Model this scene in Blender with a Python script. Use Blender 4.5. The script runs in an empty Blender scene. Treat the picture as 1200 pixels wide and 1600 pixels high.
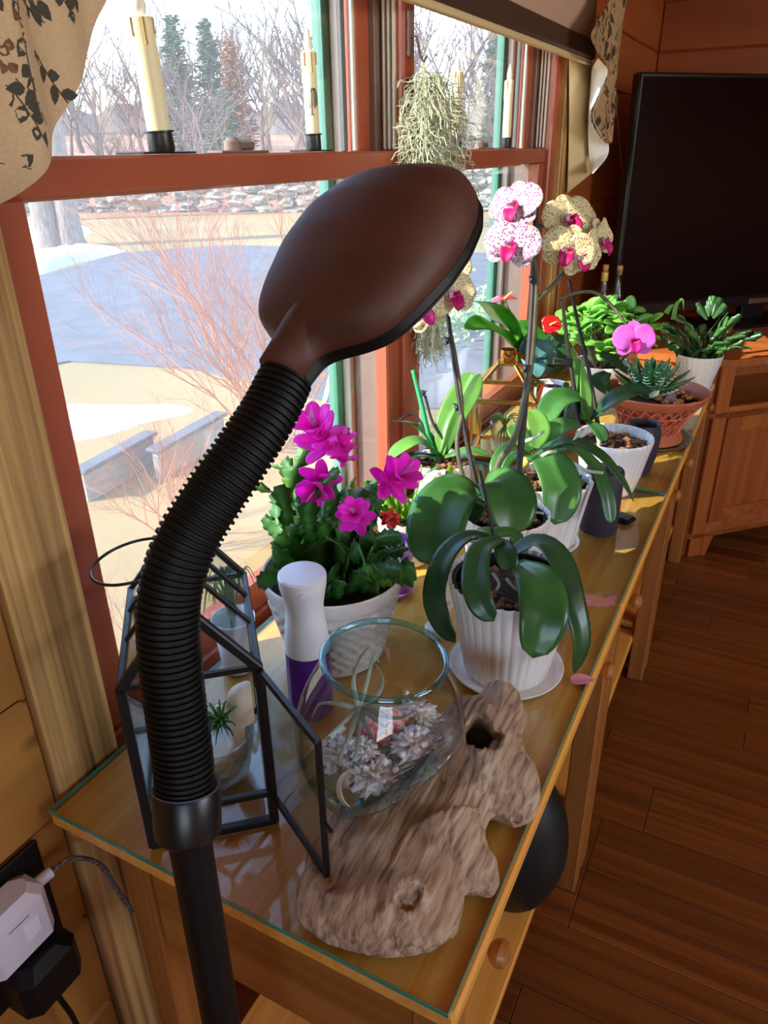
import bpy, bmesh, math, random
from mathutils import Vector as V, Matrix as M, noise as NZ
random.seed(7)
SC = bpy.context.scene
COL = SC.collection
# ------------------------------------------------------------------ camera
F = 1159.0                                     # focal length in pixels of the 1200x1600 frame
y1 = V((670, -575, F)).normalized(); zd = V((38, 2380, F)); zd = (zd - y1 * y1.dot(zd)).normalized()
zz = -zd; xx = y1.cross(zz)
RW = M((xx, y1, zz))                           # camera axes (right, down, forward) -> world
CAM = V((0, 0, 1.53))
CR, CU, CB = RW @ V((1, 0, 0)), RW @ V((0, -1, 0)), RW @ V((0, 0, -1))
cd = bpy.data.cameras.new('camera'); cam = bpy.data.objects.new('camera', cd); COL.objects.link(cam)
cd.sensor_fit = 'VERTICAL'; cd.sensor_height = 36; cd.lens = 36 * F / 1600; cd.clip_start = .02; cd.clip_end = 500
cam.matrix_world = M.Translation(CAM) @ M((CR, CU, CB)).transposed().to_4x4()
SC.camera = cam
# ------------------------------------------------------------------ world, sun, exposure
SUN = V((.565, .605, -.575)).normalized()         # direction the sunlight travels
w = bpy.data.worlds.new('world'); SC.world = w; w.use_nodes = True
sk = w.node_tree.nodes.new('ShaderNodeTexSky'); sk.sky_type = 'NISHITA'; sk.sun_disc = False; sk.dust_density = .3; sk.air_density = 1.0; sk.ozone_density = 2.2; sk.altitude = 1500
sk.sun_elevation = math.asin(-SUN.z); sk.sun_rotation = math.atan2(-SUN.x, -SUN.y)
bg = w.node_tree.nodes['Background']; bg.inputs['Strength'].default_value = .50
w.node_tree.links.new(sk.outputs[0], bg.inputs['Color'])
sl = bpy.data.lights.new('sun', 'SUN'); sl.energy = 4.5; sl.angle = .009; sl.color = (1, .93, .82)
so = bpy.data.objects.new('sun', sl); COL.objects.link(so); so.rotation_euler = SUN.to_track_quat('-Z', 'Y').to_euler()
def window_light(name, loc, rot, sx, sy, e, col=(1, 1, 1), portal=False):
    l = bpy.data.lights.new(name, 'AREA'); l.shape = 'RECTANGLE'; l.size = sx; l.size_y = sy; l.energy = e; l.color = col
    l.cycles.is_portal = portal
    o = bpy.data.objects.new(name, l); COL.objects.link(o); o.location = loc; o.rotation_euler = rot
window_light('window_portal', (-.90, 1.06, 1.45), (0, -math.pi / 2, 0), 1.4, 1.0, 1, portal=True)
window_light('window_portal', (-.90, 2.13, 1.3), (0, -math.pi / 2, 0), 1.2, 1.0, 1, portal=True)
window_light('fill_light', (3.32, .9, 1.8), (0, math.pi / 2, 0), 1.0, 1.6, 15, (1, .97, .93))      # added fill lamp in the unseen window across the room
window_light('fill_light', (1.5, -2.12, 1.5), (math.pi / 2, 0, 0), 1.6, 1.2, 2.5, (1, .97, .93))     # added fill lamp in the unseen window behind the camera
SC.view_settings.view_transform = 'Standard'; SC.view_settings.look = 'None'
SC.view_settings.gamma = 1; SC.view_settings.use_curve_mapping = False
SC.view_settings.exposure = 1.45
SC.cycles.transparent_max_bounces = 32; SC.cycles.max_bounces = 10; SC.cycles.diffuse_bounces = 5
SC.cycles.caustics_reflective = False; SC.cycles.caustics_refractive = False
SC.cycles.sample_clamp_indirect = 6
# ------------------------------------------------------------------ pixels to points
def ray(u, v): return RW @ V((u - 600, v - 800, F))
def onz(u, v, z): r = ray(u, v); return CAM + r * ((z - CAM.z) / r.z)
def onx(u, v, x): r = ray(u, v); return CAM + r * ((x - CAM.x) / r.x)
def ony(u, v, y): r = ray(u, v); return CAM + r * ((y - CAM.y) / r.y)
def dep(p): return (V(p) - CAM).dot(-CB)
def px(u, v, d): return CAM + ray(u, v) * (d / F)
def cv(a, b, c): return (CR * a + CU * b + CB * c).normalized()      # right, up, towards the camera
# ------------------------------------------------------------------ materials
def L(*c): return tuple(((x / 255) / 12.92 if x / 255 <= .04045 else ((x / 255 + .055) / 1.055) ** 2.4) for x in c) + (1,)
def nodes(name):
    m = bpy.data.materials.new(name); m.use_nodes = True; nt = m.node_tree
    return m, nt, nt.nodes['Principled BSDF'], nt.nodes['Material Output']
def NN(nt, t, **k):
    n = nt.nodes.new('ShaderNode' + t)
    for a, b in k.items():
        if a in n.inputs: n.inputs[a].default_value = b
        else: setattr(n, a, b)
    return n
def coords(nt, scale=(1, 1, 1), rnd=0):
    tc = NN(nt, 'TexCoord'); mp = NN(nt, 'Mapping'); mp.inputs['Scale'].default_value = scale
    nt.links.new(tc.outputs['Object'], mp.inputs['Vector'])
    if rnd:
        oi = NN(nt, 'ObjectInfo'); mu = NN(nt, 'Math', operation='MULTIPLY'); mu.inputs[1].default_value = rnd
        nt.links.new(oi.outputs['Random'], mu.inputs[0]); nt.links.new(mu.outputs[0], mp.inputs['Location'])
    return mp.outputs[0]
def ramp(nt, fac, stops):
    r = NN(nt, 'ValToRGB'); e = r.color_ramp.elements
    while len(e) < len(stops): e.new(.5)
    for k, (p, c) in enumerate(stops): e[k].position = p; e[k].color = c
    nt.links.new(fac, r.inputs[0]); return r.outputs[0]
def mixc(nt, fac, a, b, mode='MIX'):
    m = NN(nt, 'Mix', data_type='RGBA', blend_type=mode)
    for i, x in ((0, fac), (6, a), (7, b)):
        if hasattr(x, 'links'): nt.links.new(x, m.inputs[i])
        else: m.inputs[i].default_value = x
    return m.outputs[2]
def varied(nt, col, amt):
    oi = NN(nt, 'ObjectInfo'); hs = NN(nt, 'HueSaturation'); mr = NN(nt, 'MapRange')
    mr.inputs[3].default_value = 1 - amt; mr.inputs[4].default_value = 1 + amt
    nt.links.new(oi.outputs['Random'], mr.inputs[0]); nt.links.new(mr.outputs[0], hs.inputs['Value'])
    if hasattr(col, 'links'): nt.links.new(col, hs.inputs['Color'])
    else: hs.inputs['Color'].default_value = col
    return hs.outputs[0]
def bump(nt, bs, h, st=.3, d=.002):
    b = NN(nt, 'Bump'); b.inputs['Strength'].default_value = st; b.inputs['Distance'].default_value = d
    nt.links.new(h, b.inputs['Height']); nt.links.new(b.outputs[0], bs.inputs['Normal'])
def plain(name, c, rough=.5, metal=0, coat=0, c2=None, scale=20, bmp=0, var=0, stretch=(1, 1, 1), detail=3, lo=.35, hi=.65, sss=0, spec=.5, bd=.002):
    m, nt, bs, out = nodes(name)
    bs.inputs['Roughness'].default_value = rough; bs.inputs['Metallic'].default_value = metal; bs.inputs['Coat Weight'].default_value = coat
    bs.inputs['Specular IOR Level'].default_value = spec; bs.inputs['Coat Roughness'].default_value = .08
    if sss: bs.inputs['Subsurface Weight'].default_value = sss; bs.inputs['Subsurface Radius'].default_value = (.02, .01, .006)
    col = c
    if c2 or bmp:
        n = NN(nt, 'TexNoise', Scale=scale, Detail=detail); nt.links.new(coords(nt, stretch, 7 if var else 0), n.inputs['Vector'])
        if c2: col = ramp(nt, n.outputs[0], [(lo, c), (hi, c2)])
        if bmp: bump(nt, bs, n.outputs[0], bmp, bd)
    if var: col = varied(nt, col, var)
    if hasattr(col, 'links'): nt.links.new(col, bs.inputs['Base Color'])
    else: bs.inputs['Base Color'].default_value = col
    return m
def wood(name, c1, c2, axis='y', fine=60, rough=.35, coat=.2, var=0, knots=False, bmp=.08):
    m, nt, bs, out = nodes(name)
    bs.inputs['Roughness'].default_value = rough; bs.inputs['Coat Weight'].default_value = coat; bs.inputs['Coat Roughness'].default_value = .2
    s = {'x': (1.2, fine, fine), 'y': (fine, 1.2, fine), 'z': (fine, fine, 1.2)}[axis]
    a = NN(nt, 'TexNoise', Scale=1, Detail=5, Distortion=.6); nt.links.new(coords(nt, s, 9), a.inputs['Vector'])
    s2 = tuple(x * .22 for x in s)
    b = NN(nt, 'TexNoise', Scale=1, Detail=2, Distortion=1.2); nt.links.new(coords(nt, s2, 5), b.inputs['Vector'])
    add = NN(nt, 'Math', operation='MULTIPLY_ADD'); add.inputs[1].default_value = .55
    nt.links.new(a.outputs[0], add.inputs[0]); 
    mu = NN(nt, 'Math', operation='MULTIPLY'); mu.inputs[1].default_value = .45; nt.links.new(b.outputs[0], mu.inputs[0]); nt.links.new(mu.outputs[0], add.inputs[2])
    col = ramp(nt, add.outputs[0], [(.36, c1), (.6, c2)])
    if knots:
        s3 = {'x': (2.2, 7, 7), 'y': (7, 2.2, 7), 'z': (7, 7, 2.2)}[axis]
        vo = NN(nt, 'TexVoronoi', Scale=1); nt.links.new(coords(nt, s3, 11), vo.inputs['Vector'])
        k = ramp(nt, vo.outputs['Distance'], [(.06, (1, 1, 1, 1)), (.13, (0, 0, 0, 1))])
        col = mixc(nt, k, col, tuple(x * .22 for x in c1[:3]) + (1,))
    if var: col = varied(nt, col, var)
    nt.links.new(col, bs.inputs['Base Color'])
    if bmp: bump(nt, bs, a.outputs[0], bmp, .001)
    return m
def leafy(name, c1, c2, trans=.3, rough=.35, tcol=None, var=.12, scale=12, coat=0, stripes=0):
    m, nt, bs, out = nodes(name)
    n = NN(nt, 'TexNoise', Scale=scale, Detail=3); nt.links.new(coords(nt, (1, 1, 1), 6), n.inputs['Vector'])
    col = varied(nt, ramp(nt, n.outputs[0], [(.35, c1), (.68, c2)]), var)
    nt.links.new(col, bs.inputs['Base Color']); bs.inputs['Roughness'].default_value = rough; bs.inputs['Coat Weight'].default_value = coat
    tr = NN(nt, 'BsdfTranslucent')
    if tcol: tr.inputs[0].default_value = tcol
    else: nt.links.new(col, tr.inputs[0])
    mx = NN(nt, 'MixShader'); mx.inputs[0].default_value = trans
    nt.links.new(bs.outputs[0], mx.inputs[1]); nt.links.new(tr.outputs[0], mx.inputs[2]); nt.links.new(mx.outputs[0], out.inputs['Surface'])
    return m
def petalmat(name, base, spot=None, sscale=170, trans=.35, lo=.28, hi=.42, var=.05):
    m, nt, bs, out = nodes(name); col = base
    if spot:
        vo = NN(nt, 'TexVoronoi', Scale=sscale); nt.links.new(coords(nt), vo.inputs['Vector'])
        col = ramp(nt, vo.outputs['Distance'], [(lo, spot), (hi, base)])
    col = varied(nt, col, var); nt.links.new(col, bs.inputs['Base Color']); bs.inputs['Roughness'].default_value = .55
    tr = NN(nt, 'BsdfTranslucent'); nt.links.new(col, tr.inputs[0]); mx = NN(nt, 'MixShader'); mx.inputs[0].default_value = trans
    nt.links.new(bs.outputs[0], mx.inputs[1]); nt.links.new(tr.outputs[0], mx.inputs[2]); nt.links.new(mx.outputs[0], out.inputs['Surface'])
    return m
def glass(name, tint=(1, 1, 1, 1), edge=(.8, .95, .93, 1), refl=.95, base=.035, power=4, epow=2.2, rough=.01, wavy=0):
    m, nt, bs, out = nodes(name); nt.nodes.remove(bs)
    lw = NN(nt, 'LayerWeight'); lw.inputs[0].default_value = .5
    p = NN(nt, 'Math', operation='POWER'); p.inputs[1].default_value = power; nt.links.new(lw.outputs['Facing'], p.inputs[0])
    k = NN(nt, 'Math', operation='MULTIPLY_ADD'); k.inputs[1].default_value = refl - base; k.inputs[2].default_value = base; nt.links.new(p.outputs[0], k.inputs[0])
    e = NN(nt, 'Math', operation='POWER'); e.inputs[1].default_value = epow; nt.links.new(lw.outputs['Facing'], e.inputs[0])
    tr = NN(nt, 'BsdfTransparent'); nt.links.new(mixc(nt, e.outputs[0], tint, edge), tr.inputs[0])
    gl = NN(nt, 'BsdfGlossy'); gl.inputs['Roughness'].default_value = rough
    if wavy:
        n = NN(nt, 'TexNoise', Scale=wavy); nt.links.new(coords(nt), n.inputs['Vector']); b = NN(nt, 'Bump'); b.inputs['Strength'].default_value = .5; b.inputs['Distance'].default_value = .01
        nt.links.new(n.outputs[0], b.inputs['Height']); nt.links.new(b.outputs[0], gl.inputs['Normal']); nt.links.new(b.outputs[0], lw.inputs['Normal'])
    mx = NN(nt, 'MixShader'); nt.links.new(k.outputs[0], mx.inputs[0]); nt.links.new(tr.outputs[0], mx.inputs[1]); nt.links.new(gl.outputs[0], mx.inputs[2])
    nt.links.new(mx.outputs[0], out.inputs['Surface']); return m
def veil(name, col, amount, period=0):
    m, nt, bs, out = nodes(name); nt.nodes.remove(bs)
    d = NN(nt, 'BsdfDiffuse'); d.inputs[0].default_value = col; t = NN(nt, 'BsdfTransparent'); tl = NN(nt, 'BsdfTranslucent'); tl.inputs[0].default_value = col
    a = NN(nt, 'AddShader'); mx = NN(nt, 'MixShader'); mx.inputs[0].default_value = amount
    m2 = NN(nt, 'MixShader'); nt.links.new(d.outputs[0], m2.inputs[1]); nt.links.new(tl.outputs[0], m2.inputs[2])
    nt.links.new(t.outputs[0], mx.inputs[1]); nt.links.new(m2.outputs[0], mx.inputs[2]); nt.links.new(mx.outputs[0], out.inputs['Surface'])
    if period:                                  # the weave of the screen cloth
        wv = NN(nt, 'TexWave', wave_type='BANDS', bands_direction='Z', Scale=period); nt.links.new(coords(nt), wv.inputs['Vector'])
        mr = NN(nt, 'MapRange'); mr.inputs[3].default_value = amount * .55; mr.inputs[4].default_value = amount * 1.45
        nt.links.new(wv.outputs['Fac'], mr.inputs[0]); nt.links.new(mr.outputs[0], mx.inputs[0])
    return m
MT = dict(
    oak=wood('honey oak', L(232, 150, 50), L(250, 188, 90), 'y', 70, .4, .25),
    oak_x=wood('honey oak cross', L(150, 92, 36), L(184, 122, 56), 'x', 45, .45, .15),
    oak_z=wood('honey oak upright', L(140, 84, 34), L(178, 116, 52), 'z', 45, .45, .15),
    casing=wood('weathered oak casing', L(92, 56, 26), L(218, 172, 104), 'z', 60, .55, .1, bmp=.2),
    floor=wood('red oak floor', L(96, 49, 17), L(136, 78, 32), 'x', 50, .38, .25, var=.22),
    board=wood('pine log board', L(150, 74, 30), L(182, 98, 44), 'y', 9, .5, .1, var=.08, knots=True),
    board_near=wood('golden pine board', L(146, 96, 40), L(184, 130, 60), 'y', 9, .5, .1, var=.08, knots=True),
    board_x=wood('pine log board across', L(132, 60, 26), L(160, 78, 36), 'x', 9, .5, .1, var=.08, knots=True),
    stand=wood('red brown oak', L(150, 78, 34), L(186, 108, 50), 'x', 40, .4, .2),
    stand_z=wood('red brown oak upright', L(146, 74, 32), L(180, 102, 48), 'z', 40, .4, .2),
    ceil=plain('pale pine ceiling', L(226, 196, 150), .7, c2=L(214, 180, 132), scale=3, stretch=(8, .5, 8)),
    paint=plain('terracotta paint', L(158, 76, 48), .42, coat=.05, c2=L(166, 82, 52), scale=6),
    liner=plain('beige vinyl', L(196, 190, 172), .4), liner_d=plain('grey brown vinyl', L(120, 98, 88), .5),
    green=plain('dark green frame', L(52, 112, 92), .5), rubber=plain('grey gasket', L(70, 74, 72), .6),
    pane=glass('window pane', (1, 1, 1, 1), (.95, .98, .96, 1), .6, .03, 5),
    screen=veil('insect screen', L(200, 200, 200), .08, 220),
    black=plain('black metal', L(14, 14, 15), .4), blackp=plain('black plastic', L(6, 6, 7), .5, spec=.35),
    rubberb=plain('black rubber', L(7, 7, 8), .6, spec=.3),
    collar=plain('dark plastic collar', L(14, 14, 17), .35),
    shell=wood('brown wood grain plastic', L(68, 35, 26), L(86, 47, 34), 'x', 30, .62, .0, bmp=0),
    lens=plain('lamp diffuser', L(225, 225, 220), .4),
    tglass=glass('table glass', (.97, 1, .985, 1), (.55, .85, .78, 1), .9, .05, 4.5, 3),
    tedge=plain('glass edge', L(70, 150, 130), .15, coat=.5),
    thin=glass('thin clear glass', (.99, 1, 1, 1), (.85, .92, .92, 1), .8, .04, 4),
    bowl=glass('hand blown glass', (.98, 1, 1, 1), (.28, .60, .68, 1), .85, .055, 2.4, 3.2, wavy=9),
    rim=glass('teal glass rim', (.62, .90, .95, 1), (.25, .62, .72, 1), .8, .10, 2.5, 1.4),
    teal=glass('thick teal glass', (.55, .86, .90, 1), (.10, .48, .55, 1), .8, .06, 2.5, 1.3),
    cut=glass('cut glass', (.95, .97, .97, 1), (.6, .7, .7, 1), .9, .10, 2.2, wavy=90),
    white=plain('white glaze', L(238, 236, 232), .16, coat=.5), whitep=plain('white plastic', L(236, 236, 238), .35),
    cream=plain('cream ceramic', L(226, 216, 190), .45, bmp=.15, scale=80), purplep=plain('purple plastic', L(150, 90, 150), .3),
    purple=plain('purple translucent bottle', L(88, 30, 130), .25, coat=.4),
    terra=plain('terracotta weave', L(206, 116, 84), .55, c2=L(188, 98, 68), scale=30, bmp=.15),
    soil=plain('dark soil', L(40, 28, 20), .95, c2=L(74, 52, 36), scale=120, bmp=.6, bd=.01),
    bark=plain('orchid bark', L(74, 46, 30), .85, c2=L(150, 104, 66), scale=60, bmp=.3, var=.3),
    root=plain('aerial root', L(178, 182, 164), .7, c2=L(150, 164, 138), scale=60),
    stake=plain('dark plant stake', L(26, 22, 20), .6, c2=L(42, 34, 30), scale=40), gstake=plain('green stake', L(30, 138, 80), .45),
    spike=plain('flower spike', L(66, 64, 44), .6, c2=L(92, 90, 58), scale=30),
    clip=plain('black clip', L(30, 26, 34), .4), silver=plain('silver', L(200, 202, 205), .25, 1),
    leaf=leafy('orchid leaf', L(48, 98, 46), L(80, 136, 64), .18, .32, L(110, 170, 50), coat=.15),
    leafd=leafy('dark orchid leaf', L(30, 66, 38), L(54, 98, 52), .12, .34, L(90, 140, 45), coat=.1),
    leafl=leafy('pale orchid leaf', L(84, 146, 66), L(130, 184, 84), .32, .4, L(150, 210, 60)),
    seg=leafy('cactus segment', L(48, 98, 44), L(92, 148, 62), .28, .42, L(120, 190, 45), var=.3),
    segy=leafy('yellow green segment', L(96, 150, 44), L(150, 190, 60), .35, .42, L(170, 215, 50), var=.25),
    segd=leafy('dark glossy segment', L(40, 82, 42), L(82, 130, 70), .15, .3, L(110, 170, 60), var=.3, coat=.3),
    jade=leafy('bright jade leaf', L(96, 168, 66), L(140, 200, 84), .3, .3, L(150, 215, 60), var=.18, coat=.2),
    anth=leafy('anthurium leaf', L(52, 118, 40), L(88, 160, 52), .32, .25, L(130, 200, 40), coat=.3),
    blue=leafy('blue green leaf', L(60, 108, 108), L(90, 140, 136), .1, .3, coat=.3),
    cactus=plain('dark cactus', L(40, 66, 46), .6, c2=L(70, 96, 66), scale=70),
    haw=leafy('haworthia leaf', L(52, 110, 60), L(78, 140, 76), .08, .4), hawb=plain('white ridge', L(214, 232, 200), .6),
    air=leafy('air plant leaf', L(128, 140, 122), L(166, 174, 150), .15, .7, var=.12), airg=leafy('green air plant', L(52, 112, 44), L(96, 150, 70), .2, .5),
    magenta=petalmat('magenta petal', L(255, 56, 226), None, trans=.5, var=.08), red=petalmat('salmon petal', L(235, 80, 80), None, trans=.4),
    cpet=petalmat('speckled cream petal', L(226, 220, 170), L(166, 76, 112), 240, .3, .22, .42), wpet=petalmat('speckled white petal', L(192, 184, 186), L(140, 52, 130), 210, .15, .28, .50),
    lip=petalmat('crimson lip', L(196, 16, 110), None, trans=.3), lipw=petalmat('pale violet throat', L(226, 190, 226), L(190, 60, 170), 300), lipy=petalmat('orange callus', L(232, 142, 40), None),
    pink=petalmat('orchid pink petal', L(226, 110, 214), None, trans=.35), pinkl=petalmat('deep pink lip', L(196, 20, 140), None),
    spathe=plain('glossy red spathe', L(204, 24, 32), .2, coat=.6), spadix=plain('yellow spadix', L(232, 200, 90), .6),
    brass=plain('brass', L(222, 170, 96), .22, 1), purplewax=plain('dusk purple wax', L(46, 42, 56), .55, c2=L(56, 50, 66), scale=14, sss=.1), lilacwax=plain('lilac wax', L(92, 82, 142), .5, c2=L(120, 108, 170), scale=90, bmp=.25),
    ivory=plain('ivory wax', L(238, 226, 184), .5, sss=.15), drip=plain('tan wax drip', L(188, 150, 96), .5), flame=plain('flame bulb', L(240, 236, 224), .3, sss=.2),
    ink=plain('black ink', L(34, 32, 30), .7),
    moss=plain('spanish moss', L(168, 172, 140), .9, c2=L(206, 206, 176), scale=40),
    screenb=plain('dark screen', L(6, 6, 8), .12, spec=.6), bezel=plain('tv bezel', L(14, 14, 16), .3),
    cork=plain('cork', L(196, 146, 92), .8, bmp=.3, scale=120), foil=plain('gold foil', L(226, 190, 84), .35, .6),
    bottle=glass('clear bottle glass', (.93, .97, .96, 1), (.4, .5, .5, 1), .9, .06, 3),
    shade=plain('pinkish shade cloth', L(186, 150, 132), .9, c2=L(204, 170, 150), scale=200), bar=plain('shade hem bar', L(72, 46, 36), .6), lining=plain('white lining', L(244, 240, 230), .9), beige=plain('beige lining', L(214, 190, 146), .9),
    cable=plain('white cable', L(225, 220, 220), .5), adapter=plain('white adapter', L(220, 214, 224), .4),
    coral=plain('white coral', L(240, 238, 236), .9, c2=L(222, 220, 218), scale=60, bmp=.5, bd=.006), sand=plain('beige shell', L(214, 192, 160), .7, c2=L(236, 222, 196), scale=25, bmp=.15),
    urchin=plain('pink urchin', L(222, 112, 118), .7, c2=L(240, 190, 186), scale=180, lo=.45, hi=.58, bmp=.5), urchind=plain('dark urchin mouth', L(120, 40, 40), .8),
    petal=plain('fallen pink petal', L(232, 150, 170), .5), stone=plain('grey pebble', L(140, 122, 112), .7, c2=L(110, 96, 92), scale=50),
    jug=plain('dark green ceramic', L(12, 20, 17), .5),
    asphalt=plain('asphalt', L(78, 80, 84), .9, c2=L(90, 92, 96), scale=3, bmp=.1), lawn=plain('dry lawn', L(150, 122, 74), .95, c2=L(126, 110, 66), scale=.35, detail=8, bmp=.3, bd=.05),
    field=plain('russet field', L(130, 86, 64), .95, c2=L(150, 118, 80), scale=.12, detail=6), snow=plain('snow', L(186, 192, 206), .8, bmp=.4, scale=3, bd=.05),
    fstone=plain('field stone', L(118, 112, 102), .9, c2=L(150, 144, 130), scale=3, var=.25, bmp=.4, bd=.03), trunk=plain('grey bark', L(104, 92, 84), .95, c2=L(134, 122, 112), scale=6, stretch=(4, 4, .8), bmp=.6, bd=.03),
    twig=plain('russet twig', L(168, 112, 84), .9), branch=plain('far bare branch', L(104, 86, 80), .95), needle=plain('pine needle', L(48, 76, 60), .95, c2=L(74, 96, 74), scale=.6), needleo=plain('russet needle', L(124, 80, 54), .95),
    ridge=plain('hazy far woods', L(112, 102, 98), 1, c2=L(132, 120, 114), scale=.08), timber=plain('weathered timber', L(124, 122, 120), .9, c2=L(146, 142, 138), scale=8, stretch=(1, 1, 6)),
    bluep=plain('blue plastic', L(60, 130, 220), .5), wpole=plain('white tube', L(235, 238, 240), .5), ivy=leafy('winter ground cover', L(120, 150, 92), L(168, 190, 136), .2, .6),
)
def floral():
    m, nt, bs, out = nodes('floral curtain cloth'); bs.inputs['Roughness'].default_value = .95
    co = coords(nt); dn = NN(nt, 'TexNoise', Scale=22, Detail=2); nt.links.new(co, dn.inputs['Vector'])
    off = mixc(nt, .07, co, dn.outputs['Color'], 'ADD')
    v1 = NN(nt, 'TexVoronoi', Scale=26, feature='F1'); nt.links.new(off, v1.inputs['Vector'])
    v2 = NN(nt, 'TexVoronoi', Scale=60, feature='F1'); nt.links.new(off, v2.inputs['Vector'])
    n3 = NN(nt, 'TexNoise', Scale=14, Detail=1); nt.links.new(co, n3.inputs['Vector'])
    a = ramp(nt, v1.outputs['Distance'], [(.36, (1, 1, 1, 1)), (.42, (0, 0, 0, 1))]); b = ramp(nt, v2.outputs['Distance'], [(.34, (1, 1, 1, 1)), (.42, (0, 0, 0, 1))])
    c = ramp(nt, n3.outputs[0], [(.42, (0, 0, 0, 1)), (.50, (1, 1, 1, 1))])
    base = mixc(nt, mixc(nt, 1.0, a, c, 'MULTIPLY'), L(188, 156, 116), L(52, 48, 46)); base = mixc(nt, mixc(nt, .8, b, c, 'MULTIPLY'), base, L(110, 80, 60))
    nt.links.new(base, bs.inputs['Base Color'])
    tr = NN(nt, 'BsdfTranslucent'); nt.links.new(base, tr.inputs[0]); mx = NN(nt, 'MixShader'); mx.inputs[0].default_value = .12
    nt.links.new(bs.outputs[0], mx.inputs[1]); nt.links.new(tr.outputs[0], mx.inputs[2]); nt.links.new(mx.outputs[0], out.inputs['Surface']); return m
MT['floral'] = floral()
MT['cloth'] = plain('tan curtain cloth', L(196, 166, 132), .95, c2=L(206, 176, 142), scale=300)
MT['print1'] = plain('printed grey green', L(70, 66, 58), .95); MT['print2'] = plain('printed rose brown', L(128, 92, 72), .95, c2=L(96, 66, 52), scale=120); MT['print3'] = plain('printed sepia', L(92, 74, 58), .95)
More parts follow.
